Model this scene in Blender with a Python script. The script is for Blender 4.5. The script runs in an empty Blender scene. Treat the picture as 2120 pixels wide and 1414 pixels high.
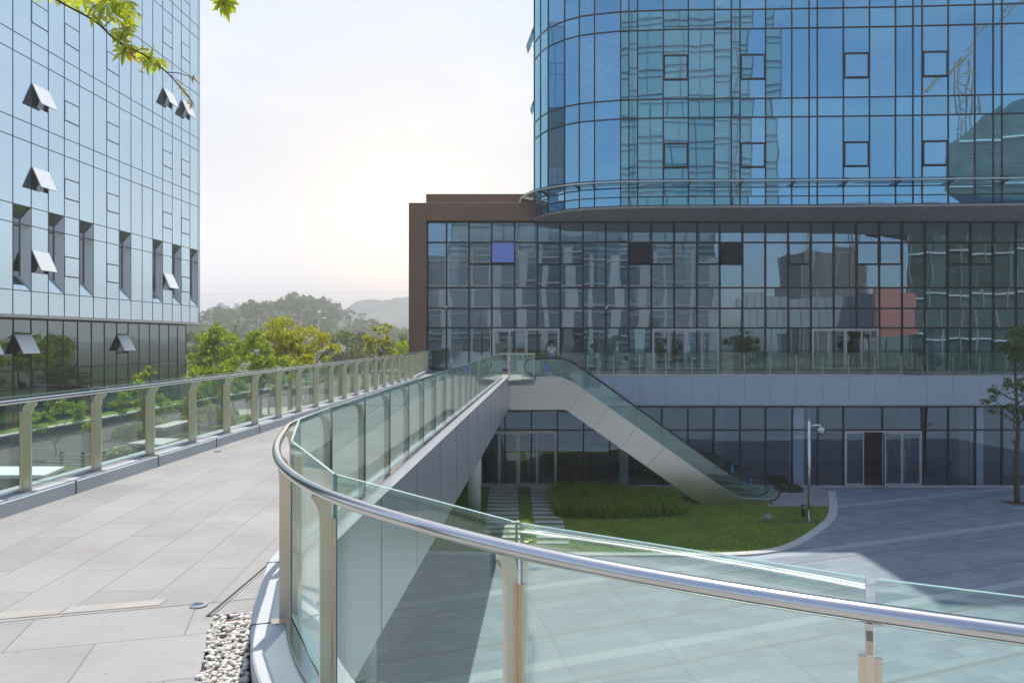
import bpy, bmesh, math, random
import numpy as np
from mathutils import Vector, Matrix
random.seed(7); RNG = np.random.default_rng(11)
sc = bpy.context.scene
COL = sc.collection
R = math.radians
F, CX, HY, EYE = 1550.0, 1060.0, 700.0, 1.9      # measured from the photograph: focal length in px, principal column, horizon row, eye height
def at(px, py, Y): return Vector(((px-CX)*Y/F, Y, EYE-(py-HY)*Y/F))
def gx(px, Y): return (px-CX)*Y/F
def gz(py, Y): return EYE-(py-HY)*Y/F
def ground(px, py, z=-5.9):
    Y = (EYE-z)*F/(py-HY); return ((px-CX)*Y/F, Y)
GZ = -5.9      # plaza level
LZ = -2.95     # garden level beside the bridge

# ------------------------------------------------------------------ mesh helpers
class MB:
    def __init__(s): s.v=[]; s.f=[]; s.m=[]
    def add(s, vs, fs, mi=0):
        b=len(s.v); s.v.extend([tuple(v) for v in vs]); s.f.extend([tuple(b+i for i in f) for f in fs]); s.m.extend([mi]*len(fs)); return s
    def hexa(s, p, mi=0):   # 8 points: bottom ring 0-3, top ring 4-7
        return s.add(p, [(3,2,1,0),(4,5,6,7),(0,1,5,4),(1,2,6,5),(2,3,7,6),(3,0,4,7)], mi)
    def box(s, x0,x1,y0,y1,z0,z1, mi=0):
        return s.hexa([(x0,y0,z0),(x1,y0,z0),(x1,y1,z0),(x0,y1,z0),(x0,y0,z1),(x1,y0,z1),(x1,y1,z1),(x0,y1,z1)], mi)
    def bar(s, a, b, w, h, up=(0,0,1), mi=0):
        a=Vector(a); b=Vector(b); d=(b-a).normalized(); u=Vector(up)
        if abs(d.dot(u))>.98: u=Vector((1,0,0))
        r=d.cross(u).normalized()*w/2; t=r.cross(d).normalized()*h/2
        return s.hexa([a-r-t,a+r-t,b+r-t,b-r-t,a-r+t,a+r+t,b+r+t,b-r+t], mi)
    def prism(s, poly, off, mi=0):   # poly: list of 3D points, off: extrusion vector
        n=len(poly); o=Vector(off); A=[Vector(p) for p in poly]; B=[p+o for p in A]
        fs=[tuple(range(n))[::-1], tuple(range(n,2*n))]+[(i,(i+1)%n,n+(i+1)%n,n+i) for i in range(n)]
        return s.add(A+B, fs, mi)
    def tube(s, pts, r, seg=12, mi=0, cap=True):
        pts=[Vector(p) for p in pts]; n=len(pts)
        rr = r if isinstance(r,(list,tuple)) else [r]*n
        rings=[]; ref=None
        for i,p in enumerate(pts):
            d=(pts[min(i+1,n-1)]-pts[max(i-1,0)]).normalized()
            if ref is None:
                ref = Vector((0,0,1)) if abs(d.z)<.9 else Vector((1,0,0))
            a=d.cross(ref); 
            if a.length<1e-4: a=d.cross(Vector((0,1,0)))
            a.normalize(); b=a.cross(d).normalized(); ref=b
            rings.append([p+(a*math.cos(2*math.pi*k/seg)+b*math.sin(2*math.pi*k/seg))*rr[i] for k in range(seg)])
        vs=[v for ring in rings for v in ring]; fs=[]
        for i in range(n-1):
            for k in range(seg):
                fs.append((i*seg+k,i*seg+(k+1)%seg,(i+1)*seg+(k+1)%seg,(i+1)*seg+k))
        if cap: fs.append(tuple(range(seg))[::-1]); fs.append(tuple((n-1)*seg+k for k in range(seg)))
        return s.add(vs,fs,mi)
    def sweep(s, path, prof, mi=0, capped=True):  # path: [(Vector2 p, Vector2 outward)], prof: closed [(n,z)]
        k=len(prof); vs=[]
        for p,nn in path:
            for a,z in prof: vs.append((p[0]+nn[0]*a, p[1]+nn[1]*a, z))
        fs=[]
        for i in range(len(path)-1):
            for j in range(k): fs.append((i*k+j,i*k+(j+1)%k,(i+1)*k+(j+1)%k,(i+1)*k+j))
        if capped: fs.append(tuple(range(k))[::-1]); fs.append(tuple((len(path)-1)*k+j for j in range(k)))
        return s.add(vs,fs,mi)
    def ball(s, c, r, sub=2, jit=0, mi=0, squash=(1,1,1)):
        bm=bmesh.new(); bmesh.ops.create_icosphere(bm, subdivisions=sub, radius=1)
        vs=[]
        for v in bm.verts:
            k=1+random.uniform(-jit,jit); vs.append((c[0]+v.co.x*r*k*squash[0], c[1]+v.co.y*r*k*squash[1], c[2]+v.co.z*r*k*squash[2]))
        bm.verts.index_update(); fs=[tuple(v.index for v in f.verts) for f in bm.faces]; bm.free()
        return s.add(vs,fs,mi)
    def build(s, name, mat, parent=None, smooth=False, bevel=0):
        me=bpy.data.meshes.new(name); me.from_pydata(s.v,[],s.f)
        mats = mat if isinstance(mat,(list,tuple)) else [mat]
        for m in mats: me.materials.append(m)
        if len(mats)>1: me.polygons.foreach_set('material_index', s.m)
        bm=bmesh.new(); bm.from_mesh(me); bmesh.ops.recalc_face_normals(bm, faces=bm.faces); bm.to_mesh(me); bm.free()
        if smooth: me.polygons.foreach_set('use_smooth',[True]*len(me.polygons))
        o=bpy.data.objects.new(name,me); COL.objects.link(o)
        if parent is not None: o.parent=parent; o.matrix_parent_inverse=parent.matrix_world.inverted() if parent.type!='EMPTY' else Matrix.Translation(-Vector(parent.location))
        if bevel:
            b=o.modifiers.new('bevel','BEVEL'); b.width=bevel; b.segments=2; b.limit_method='ANGLE'
        return o
def raw_quads(name, V, mat, parent=None, attr=None):
    V=np.asarray(V,dtype=np.float32); n=len(V); k=V.shape[1]
    me=bpy.data.meshes.new(name); me.vertices.add(n*k); me.vertices.foreach_set('co',V.reshape(-1))
    me.loops.add(n*k); me.loops.foreach_set('vertex_index',np.arange(n*k,dtype=np.int32))
    me.polygons.add(n); me.polygons.foreach_set('loop_start',np.arange(0,n*k,k,dtype=np.int32)); me.polygons.foreach_set('loop_total',np.full(n,k,dtype=np.int32))
    me.update(calc_edges=True); me.validate(); me.materials.append(mat)
    o=bpy.data.objects.new(name,me); COL.objects.link(o)
    if parent is not None: o.parent=parent; o.matrix_parent_inverse=Matrix.Translation(-Vector(parent.location))
    return o
def tag(o,label,cat,group=None,kind=None):
    o['label']=label; o['category']=cat
    if group: o['group']=group
    if kind: o['kind']=kind
    return o
def thing(name,label,cat,loc=(0,0,0),group=None):
    o=bpy.data.objects.new(name,None); o.location=loc; o.empty_display_size=.3; COL.objects.link(o); return tag(o,label,cat,group)
def struct(o,label=None):
    o['kind']='structure'
    if label: o['label']=label
    return o

# ------------------------------------------------------------------ materials
def new_mat(name):
    m=bpy.data.materials.new(name); m.use_nodes=True; nt=m.node_tree; nt.nodes.clear()
    out=nt.nodes.new('ShaderNodeOutputMaterial'); return m,nt,out
def N(nt,t,**k):
    n=nt.nodes.new(t)
    for a,b in k.items():
        if a.startswith('i_'):
            key=a[2:]; key=int(key) if key.isdigit() else key.replace('_',' ')
            n.inputs[key].default_value=b
        else: setattr(n,a,b)
    return n
def L(nt,a,b): nt.links.new(a,b)
def rgba(c): return (c[0],c[1],c[2],1)
def math_(nt,op,a,b=None,clamp=False):
    n=nt.nodes.new('ShaderNodeMath'); n.operation=op; n.use_clamp=clamp
    for i,x in enumerate((a,b)):
        if x is None: continue
        if isinstance(x,(int,float)): n.inputs[i].default_value=x
        else: nt.links.new(x,n.inputs[i])
    return n.outputs[0]
def mixc(nt,f,a,b,mode='MIX'):
    n=nt.nodes.new('ShaderNodeMix'); n.data_type='RGBA'; n.blend_type=mode
    for key,x in ((0,f),(6,a),(7,b)):
        if isinstance(x,(int,float)): n.inputs[key].default_value=x
        elif isinstance(x,tuple): n.inputs[key].default_value=rgba(x)
        else: nt.links.new(x,n.inputs[key])
    return n.outputs[2]
def pos(nt,scale=(1,1,1),rot=0,loc=(0,0,0)):
    g=N(nt,'ShaderNodeNewGeometry'); m=N(nt,'ShaderNodeMapping'); m.inputs['Scale'].default_value=scale; m.inputs['Rotation'].default_value=(0,0,rot); m.inputs['Location'].default_value=loc
    L(nt,g.outputs['Position'],m.inputs['Vector']); return m.outputs[0]
def noise(nt,vec,scale,detail=4,rough=.55):
    n=N(nt,'ShaderNodeTexNoise'); n.inputs['Scale'].default_value=scale; n.inputs['Detail'].default_value=detail; n.inputs['Roughness'].default_value=rough
    if vec is not None: L(nt,vec,n.inputs['Vector'])
    return n.outputs[0]
def ramp(nt,x,lo,hi,a=0.0,b=1.0):
    n=N(nt,'ShaderNodeMapRange'); n.clamp=True
    for i,v in ((1,lo),(2,hi),(3,a),(4,b)): n.inputs[i].default_value=v
    L(nt,x,n.inputs[0]); return n.outputs[0]
def bump(nt,h,strength=.3,dist=.02):
    b=N(nt,'ShaderNodeBump'); b.inputs['Strength'].default_value=strength; b.inputs['Distance'].default_value=dist; L(nt,h,b.inputs['Height']); return b.outputs[0]
def principled(nt,out,col,rough=.5,metal=0,spec=.5,normal=None):
    p=N(nt,'ShaderNodeBsdfPrincipled')
    for key,x in (('Base Color',col),('Roughness',rough),('Metallic',metal)):
        if isinstance(x,(int,float)): p.inputs[key].default_value=x
        elif isinstance(x,tuple): p.inputs[key].default_value=rgba(x)
        else: L(nt,x,p.inputs[key])
    p.inputs['Specular IOR Level'].default_value=spec
    if normal is not None: L(nt,normal,p.inputs['Normal'])
    L(nt,p.outputs[0],out.inputs[0]); return p
def plain(name,col,rough=.5,metal=0,vary=.12,scale=3.0,spec=.5,bumpy=0,bscale=40):
    m,nt,out=new_mat(name); v=pos(nt); n=noise(nt,v,scale,5)
    c=mixc(nt,ramp(nt,n,.3,.7),tuple(x*(1-vary) for x in col),tuple(min(1,x*(1+vary)) for x in col))
    nm=bump(nt,noise(nt,v,bscale,3),bumpy,.01) if bumpy else None
    principled(nt,out,c,rough,metal,spec,nm); return m
def steel(name,col,rough,streak=(40,40,1.2)):
    m,nt,out=new_mat(name); v=pos(nt,streak); n=noise(nt,v,1.0,4); n2=noise(nt,pos(nt),2.5,3)
    c=mixc(nt,ramp(nt,n,.3,.7),tuple(x*.9 for x in col),col)
    c=mixc(nt,ramp(nt,n2,.55,.8,0,.25),c,tuple(x*.75 for x in col))
    r=math_(nt,'ADD',ramp(nt,n,.3,.7,-.05,.05),rough)
    principled(nt,out,c,r,1.0); return m
def schlick(nt,f0,normal=None):
    g=N(nt,'ShaderNodeNewGeometry'); d=N(nt,'ShaderNodeVectorMath',operation='DOT_PRODUCT'); L(nt,g.outputs['Incoming'],d.inputs[0]); L(nt,normal if normal is not None else g.outputs['Normal'],d.inputs[1])
    c=math_(nt,'SUBTRACT',1.0,math_(nt,'ABSOLUTE',d.outputs['Value']),True)
    p=math_(nt,'POWER',c,5.0)
    return math_(nt,'ADD',math_(nt,'MULTIPLY',p,1-f0),f0,True)
def facade_glass(name,tint,r0,base=None,trans=None,wave=.12,wscale=.55,rough=0.0,blinds=0.0,basevar=.4):
    """coated pane: mirror layer over either an opaque backing (base) or a tinted see-through (trans)"""
    m,nt,out=new_mat(name)
    oi=N(nt,'ShaderNodeObjectInfo'); v=pos(nt)
    add=N(nt,'ShaderNodeVectorMath',operation='ADD'); comb=N(nt,'ShaderNodeCombineXYZ')
    for i in range(3): L(nt,math_(nt,'MULTIPLY',oi.outputs['Random'],37.0+i*11),comb.inputs[i])
    L(nt,v,add.inputs[0]); L(nt,comb.outputs[0],add.inputs[1])
    mp=N(nt,'ShaderNodeMapping'); mp.inputs['Scale'].default_value=(1,1,.55); L(nt,add.outputs[0],mp.inputs[0])
    nm=bump(nt,noise(nt,mp.outputs[0],wscale,1.5,.4),wave,.12)
    g=N(nt,'ShaderNodeBsdfGlossy'); g.inputs['Color'].default_value=rgba(tint); g.inputs['Roughness'].default_value=rough; L(nt,nm,g.inputs['Normal'])
    fac=schlick(nt,r0)
    mx=N(nt,'ShaderNodeMixShader'); L(nt,fac,mx.inputs[0])
    if trans:
        t=N(nt,'ShaderNodeBsdfTransparent'); t.inputs['Color'].default_value=rgba(trans); L(nt,t.outputs[0],mx.inputs[1])
    else:
        d=N(nt,'ShaderNodeBsdfDiffuse')
        c=mixc(nt,oi.outputs['Random'],tuple(x*(1-basevar) for x in base),tuple(x*(1+basevar) for x in base))
        if blinds:
            w=N(nt,'ShaderNodeTexWave',bands_direction='Z'); w.inputs['Scale'].default_value=3.2; L(nt,v,w.inputs['Vector'])
            on=ramp(nt,math_(nt,'FRACT',math_(nt,'MULTIPLY',oi.outputs['Random'],7.31)),.45,.46)
            c=mixc(nt,math_(nt,'MULTIPLY',on,ramp(nt,w.outputs[0],.2,.8,.35,1)),c,(blinds*.75,blinds*.95,blinds))
        L(nt,c,d.inputs[0]); L(nt,d.outputs[0],mx.inputs[1])
    L(nt,g.outputs[0],mx.inputs[2]); L(nt,mx.outputs[0],out.inputs[0]); return m
def clear_glass(name,tint,edge=False,boost=0.0):
    m,nt,out=new_mat(name)
    t=N(nt,'ShaderNodeBsdfTransparent'); t.inputs['Color'].default_value=rgba(tint)
    g=N(nt,'ShaderNodeBsdfGlossy'); g.inputs['Color'].default_value=(.95,1,.98,1); g.inputs['Roughness'].default_value=.0
    v=pos(nt); L(nt,bump(nt,noise(nt,v,.8,1),.04,.05),g.inputs['Normal'])
    fac=schlick(nt,.085+boost)
    mx=N(nt,'ShaderNodeMixShader'); L(nt,fac,mx.inputs[0]); L(nt,t.outputs[0],mx.inputs[1]); L(nt,g.outputs[0],mx.inputs[2])
    # a thin film of dust on the pane
    d=N(nt,'ShaderNodeBsdfTranslucent'); d.inputs[0].default_value=(.62,.74,.70,1)
    d2=N(nt,'ShaderNodeBsdfDiffuse'); d2.inputs[0].default_value=(.6,.72,.68,1)
    ad=N(nt,'ShaderNodeMixShader'); ad.inputs[0].default_value=.5; L(nt,d.outputs[0],ad.inputs[1]); L(nt,d2.outputs[0],ad.inputs[2])
    m2=N(nt,'ShaderNodeMixShader'); L(nt,ramp(nt,noise(nt,v,2.2,4),.35,.75,.003,.020),m2.inputs[0]); L(nt,mx.outputs[0],m2.inputs[1]); L(nt,ad.outputs[0],m2.inputs[2])
    L(nt,m2.outputs[0],out.inputs[0]); return m
def leaf_mat(name,dark,light,extra=None,trans=.5):
    m,nt,out=new_mat(name); g=N(nt,'ShaderNodeNewGeometry')
    c=mixc(nt,g.outputs['Random Per Island'],dark,light)
    if extra: c=mixc(nt,ramp(nt,noise(nt,pos(nt),9,2),.58,.66),c,extra)
    d=N(nt,'ShaderNodeBsdfDiffuse'); L(nt,c,d.inputs[0])
    t=N(nt,'ShaderNodeBsdfTranslucent'); L(nt,mixc(nt,.35,c,(.55,.62,.03)),t.inputs[0])
    gl=N(nt,'ShaderNodeBsdfGlossy'); gl.inputs['Roughness'].default_value=.45; gl.inputs[0].default_value=(.8,.8,.8,1)
    a=N(nt,'ShaderNodeMixShader'); a.inputs[0].default_value=trans; L(nt,d.outputs[0],a.inputs[1]); L(nt,t.outputs[0],a.inputs[2])
    b=N(nt,'ShaderNodeMixShader'); b.inputs[0].default_value=.05; L(nt,a.outputs[0],b.inputs[1]); L(nt,gl.outputs[0],b.inputs[2])
    L(nt,b.outputs[0],out.inputs[0]); return m
def paving(name,c1,c2,cm,bw,bh,rot,loc=(0,0,0),mortar=.006,squash=1,lines=None,rough=.7,stain=.18,offset=.5):
    m,nt,out=new_mat(name); v=pos(nt,(1,1,1),rot,loc)
    b=N(nt,'ShaderNodeTexBrick'); L(nt,v,b.inputs['Vector']); b.offset=offset; b.squash=1
    b.inputs['Color1'].default_value=rgba(c1); b.inputs['Color2'].default_value=rgba(c2); b.inputs['Mortar'].default_value=rgba(cm)
    b.inputs['Scale'].default_value=1; b.inputs['Mortar Size'].default_value=mortar; b.inputs['Mortar Smooth'].default_value=.3; b.inputs['Brick Width'].default_value=bw; b.inputs['Row Height'].default_value=bh
    n=noise(nt,v,1.1,6,.6); n2=noise(nt,v,60,3)
    c=mixc(nt,ramp(nt,n,.42,.72,0,stain*1.4),b.outputs[0],(c1[0]*.60,c1[1]*.57,c1[2]*.52))
    c=mixc(nt,ramp(nt,noise(nt,v,.35,3),.4,.7,0,stain*.8),c,tuple(min(1,x*1.25) for x in c2))
    c=mixc(nt,ramp(nt,n2,.3,.7,0,.12),c,tuple(x*.6 for x in c1))
    c=mixc(nt,ramp(nt,noise(nt,v,5.5,5,.65),.60,.72,0,.32),c,(c1[0]*.55,c1[1]*.53,c1[2]*.50))
    c=mixc(nt,ramp(nt,noise(nt,v,17,2,.5),.70,.74,0,.45),c,(c1[0]*.45,c1[1]*.43,c1[2]*.40))
    if lines:
        sep=N(nt,'ShaderNodeSeparateXYZ'); L(nt,v,sep.inputs[0])
        for per,off,w,col in lines:
            fr=math_(nt,'FRACT',math_(nt,'DIVIDE',math_(nt,'ADD',sep.outputs[1],off),per))
            c=mixc(nt,math_(nt,'LESS_THAN',fr,w/per),c,col)
    h=math_(nt,'SUBTRACT',ramp(nt,n2,0,1,0,.25),b.outputs['Fac'])
    principled(nt,out,c,ramp(nt,n,.3,.7,rough-.12,rough+.08),0,.4,bump(nt,h,.35,.006)); return m

M={}
M['mullion']=plain('dark_anodised_frame',(.014,.015,.018),.35,.0,.15)
M['mullion_blue']=plain('slate_blue_gasket',(.05,.085,.12),.4,0,.1)
M['bronze']=plain('bronze_brown_cladding',(.24,.125,.07),.45,0,.12,.8)
M['soffit']=plain('grey_soffit_panel',(.36,.34,.33),.45,0,.06)
M['fascia']=plain('grey_aluminium_fascia',(.47,.53,.58),.38,.0,.04,.5)
M['alu']=plain('door_frame_aluminium',(.55,.55,.56),.35,.6,.05)
M['sash']=plain('white_sash_sheen_and_jamb',(.86,.88,.88),.3,0,.05)  # on open sashes this opaque white paints in sky reflected by the glass
M['white']=plain('white_paint',(.78,.78,.76),.5,0,.05)
M['column']=plain('pale_column_paint',(.80,.80,.78),.6,0,.06)
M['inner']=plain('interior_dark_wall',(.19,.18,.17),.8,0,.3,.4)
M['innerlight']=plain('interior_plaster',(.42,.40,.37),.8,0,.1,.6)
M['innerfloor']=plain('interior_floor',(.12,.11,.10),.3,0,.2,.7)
M['blind']=plain('roller_blind',(.5,.5,.49),.8,0,.05)
M['steel']=steel('brushed_handrail_steel',(.70,.68,.66),.17,(1.2,1.2,1.2))
M['post']=plain('satin_post_steel',(.74,.65,.53),.28,1.0,.03,1.5)
M['girder']=plain('girder_metal_panel',(.40,.40,.42),.42,.25,.10,.7)
M['kerb']=plain('kerb_grey_panel',(.46,.485,.50),.5,0,.07,1.4)
M['kerbstone']=plain('pale_kerb_stone',(.52,.52,.50),.7,0,.1,2.5)
M['escal']=plain('escalator_satin_steel',(.62,.58,.525),.23,.96,.03,.4)
def wavy(mat,sc_,st,dist):
    nt=mat.node_tree; p=[n for n in nt.nodes if n.type=='BSDF_PRINCIPLED'][0]; L(nt,bump(nt,noise(nt,pos(nt,sc_),1.0,2,.5),st,dist),p.inputs['Normal'])
wavy(M['escal'],(.5,.5,.5),.12,.10)
M['girder']=plain('girder_metal_panel',(.60,.60,.63),.34,.7,.05,.5); wavy(M['girder'],(1.3,1.3,.08),.35,.06)
M['strip']=plain('escalator_silver_trim',(.6,.66,.72),.3,.8,.05)
M['rubber']=plain('black_rubber',(.018,.015,.015),.45,0,.1)
M['tread']=plain('escalator_tread',(.14,.14,.15),.4,.6,.2,20)
M['edge']=plain('green_glass_edge',(.30,.46,.44),.25,0,.1)
M['rail_glass']=clear_glass('railing_glass',(.86,.945,.915))
M['rail_glass_boosted']=clear_glass('boosted_reflection_railing_glass',(.86,.945,.915),boost=.20)  # reflectance raised on one panel to bring out the handrail's mirrored streak
M['rail_glass2']=clear_glass('escalator_glass',(.80,.90,.88))
M['canopy_glass']=clear_glass('smoked_canopy_glass',(.50,.60,.64))
m,nt,out=new_mat('frosted_sash_glass'); d=N(nt,'ShaderNodeBsdfDiffuse'); d.inputs[0].default_value=(.88,.91,.93,1); t_=N(nt,'ShaderNodeBsdfTranslucent'); t_.inputs[0].default_value=(.70,.82,.90,1)
mx=N(nt,'ShaderNodeMixShader'); mx.inputs[0].default_value=.45; L(nt,d.outputs[0],mx.inputs[1]); L(nt,t_.outputs[0],mx.inputs[2])
gl=N(nt,'ShaderNodeBsdfGlossy'); gl.inputs['Roughness'].default_value=.02; m2=N(nt,'ShaderNodeMixShader'); L(nt,schlick(nt,.22),m2.inputs[0]); L(nt,mx.outputs[0],m2.inputs[1]); L(nt,gl.outputs[0],m2.inputs[2])
tr_=N(nt,'ShaderNodeBsdfTransparent'); tr_.inputs[0].default_value=(.75,.85,.92,1); m3=N(nt,'ShaderNodeMixShader'); m3.inputs[0].default_value=.35; L(nt,m2.outputs[0],m3.inputs[1]); L(nt,tr_.outputs[0],m3.inputs[2]); L(nt,m3.outputs[0],out.inputs[0]); M['sash_glass']=m
M['tower_a']=facade_glass('tower_vision_glass',(.34,.72,.92),.52,wave=.048,base=(.04,.13,.22),blinds=.40)
M['tower_b']=facade_glass('tower_spandrel_glass',(.37,.75,.93),.50,wave=.048,base=(.07,.21,.29))
M['pod_clear']=facade_glass('podium_vision_glass',(.62,.82,.96),.24,trans=(.74,.82,.86),wave=.05)
M['pod_span']=facade_glass('podium_spandrel_glass',(.64,.82,.94),.32,base=(.085,.11,.135),wave=.05,basevar=.2)
M['grd_glass']=facade_glass('ground_floor_glass',(.58,.74,.90),.12,trans=(.82,.87,.90),wave=.05)
M['left_a']=facade_glass('pale_blue_facade_glass',(.70,.85,.92),.75,base=(.20,.29,.35),wave=.05,wscale=.5,basevar=.12)
M['left_low']=facade_glass('dark_lower_glass',(.58,.68,.68),.36,base=(.012,.016,.018),wave=.10,wscale=.6)
M['niche']=facade_glass('niche_dark_glass',(.45,.52,.58),.35,base=(.02,.024,.028),wave=.03)
M['deck']=paving('bridge_granite_paving',(.345,.335,.32),(.285,.279,.27),(.19,.183,.172),1.05,.47,R(90-2.9),mortar=.006,stain=.34)
M['terrace']=paving('terrace_granite_paving',(.335,.333,.328),(.29,.288,.283),(.175,.172,.166),1.02,.66,R(-15),loc=(.28,.1,0),mortar=.006,stain=.28)
M['plaza']=paving('plaza_granite_paving',(.275,.325,.365),(.195,.24,.28),(.14,.16,.18),.9,.45,R(-21.3),mortar=.008,stain=.16,
    lines=[(2.63,.52,.13,(.19,.20,.21)),(5.26,-.35,.42,(.34,.38,.41))])
M['forecourt']=paving('forecourt_paving',(.36,.36,.36),(.31,.31,.31),(.2,.2,.2),.6,.6,0,mortar=.008)
M['asphalt']=plain('asphalt',(.055,.055,.058),.85,0,.25,.9,bumpy=.3,bscale=70)
M['roadlight']=plain('pale_concrete_road',(.32,.31,.29),.8,0,.15,.4)
M['ground']=plain('bare_ground',(.10,.11,.07),.95,0,.4,.05)
M['garden']=plain('garden_grass',(.055,.085,.025),.95,0,.5,.25,bumpy=.6,bscale=30)
M['lawn']=plain('lawn_grass',(.12,.20,.025),.95,0,.4,.8,bumpy=.8,bscale=40)
M['soil']=plain('bare_soil',(.10,.075,.05),.95,0,.3,4,bumpy=.5)
M['slab']=plain('pale_stone_slab',(.50,.49,.46),.75,0,.12,2)
M['blue_sash']=facade_glass('violet_sky_sheen_pane',(.5,.6,.95),.45,base=(.09,.10,.27),wave=.03,basevar=.05)  # violet base and tint paint in a sheen of reflected sky
M['bark']=plain('tree_bark',(.10,.075,.055),.9,0,.35,14,bumpy=.7,bscale=50)
M['palebark']=plain('pale_bark',(.22,.18,.14),.9,0,.3,14,bumpy=.6)
M['leaf_green']=leaf_mat('leaf_fresh_green',(.14,.24,.014),(.50,.64,.03),trans=.62)
M['leaf_yellow']=leaf_mat('leaf_yellow_green',(.26,.30,.012),(.78,.74,.02),trans=.66)
M['leaf_dark']=leaf_mat('leaf_dark_green',(.018,.042,.012),(.055,.10,.025))
M['leaf_mid']=leaf_mat('leaf_mid_green',(.05,.10,.02),(.16,.24,.04))
M['leaf_wood']=leaf_mat('woodland_leaf',(.05,.08,.02),(.14,.18,.05),trans=.35)
M['leaf_maple']=leaf_mat('overhanging_leaf',(.30,.40,.016),(.70,.70,.025),(.48,.20,.03),trans=.62)
M['leaf_dry']=leaf_mat('dry_leaf',(.22,.08,.03),(.40,.17,.04),(.35,.36,.04),trans=.5)
M['reed']=leaf_mat('ornamental_grass_blade',(.12,.20,.018),(.38,.50,.06),trans=.4)
M['blade']=leaf_mat('lawn_blade',(.16,.26,.018),(.42,.54,.05),(.38,.36,.10),trans=.35)
M['clipped']=leaf_mat('clipped_shrub_leaf',(.14,.21,.06),(.34,.42,.15),trans=.3)
M['far_hill']=plain('far_hill_scrub',(.10,.115,.07),.95,0,.35,.012)
M['far_tower']=plain('far_tower_concrete',(.30,.30,.32),.8,0,.1,.03)
M['orange']=plain('crane_orange_paint',(.36,.20,.11),.5,0,.15)
M['red']=plain('red_hoarding_paint',(.60,.22,.16),.5,0,.08,.3)
M['net']=plain('green_scaffold_net',(.06,.105,.085),.9,0,.5,.5)
M['concrete']=plain('raw_concrete',(.40,.38,.35),.85,0,.2,.4)
M['rock']=plain('garden_rock',(.28,.25,.21),.85,0,.25,9,bumpy=.5)
M['skin']=plain('skin',(.50,.30,.21),.5,0,.05)
M['shirt']=plain('white_shirt',(.80,.80,.80),.8,0,.05)
M['shorts']=plain('pale_blue_cloth',(.30,.52,.62),.8,0,.05)
M['hair']=plain('dark_hair',(.02,.017,.015),.6,0,.2)
M['green_paint']=plain('green_panel_paint',(.05,.22,.14),.5,0,.1)
M['blue_sticker']=plain('blue_sticker',(.04,.25,.65),.4,0,.05)
M['drain']=plain('drain_slot_dark',(.03,.03,.03),.7,0,.1)
m,nt,out=new_mat('white_pebble'); g=N(nt,'ShaderNodeNewGeometry')
c=mixc(nt,g.outputs['Random Per Island'],(.40,.37,.32),(.72,.70,.66)); c=mixc(nt,ramp(nt,g.outputs['Random Per Island'],.985,.99),c,(.30,.10,.05))
principled(nt,out,c,.55); M['pebble']=m

# ------------------------------------------------------------------ paths
def catmull(P,n=10):
    P=[Vector(p) for p in P]; out=[]
    for i in range(len(P)-1):
        a=P[max(i-1,0)]; b=P[i]; c=P[i+1]; d=P[min(i+2,len(P)-1)]
        for k in range(n):
            t=k/n; out.append(.5*((2*b)+(c-a)*t+(2*a-5*b+4*c-d)*t*t+(3*b-a-3*c+d)*t**3))
    out.append(P[-1]); return out
def with_normals(P,sign):
    res=[]
    for i,p in enumerate(P):
        d=(P[min(i+1,len(P)-1)]-P[max(i-1,0)]).normalized(); res.append((Vector((p.x,p.y)),Vector((-d.y,d.x))*sign))
    return res
SL=.0495
def B(s,Y): return Vector((s+SL*Y,Y))
hr=.695
curve_px=[(610,875.7),(579,895.5),(557.5,928),(571,960.6),(599,986),(658.5,1020),(709.5,1040),(783,1061),(880,1090),(980,1118),(1079,1144),(1263,1181),(1404,1204.5),(1580,1239),(1813,1271),(2120,1314)]
cp=[Vector(((x-CX)*hr/(y-HY),hr*F/(y-HY))) for x,y in curve_px]
# smooth the measured bend a little
for _ in range(2):
    cp=[cp[0]]+[cp[i]*.5+(cp[i-1]+cp[i+1])*.25 for i in range(1,len(cp)-1)]+[cp[-1]]
rail_r=catmull([B(-2.11,33),B(-2.11,24),B(-2.11,16),B(-2.11,10),B(-2.11,7.4)]+cp+[Vector((1.75,1.50)),Vector((2.6,1.15)),Vector((4.2,.6)),Vector((7.5,-.4))],8)
def resample(P,step):
    out=[P[0]]; acc=0
    for i in range(1,len(P)):
        a=P[i-1]; b=P[i]; l=(b-a).length
        while acc+l>=step:
            t=(step-acc)/l; a=a+(b-a)*t; out.append(a.copy()); l=(b-a).length; acc=0
        acc+=l
    if (out[-1]-P[-1]).length>step*.3: out.append(P[-1])
    return out
rail_r=resample(rail_r,.16)
PR=with_normals(rail_r,1)
if PR[5][1].x<0: PR=with_normals(rail_r,-1)
rail_l=resample([B(-5.82,-9),B(-5.82,32.7)],.6); PL=with_normals(rail_l,1)
if PL[5][1].x>0: PL=with_normals(rail_l,-1)

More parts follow.
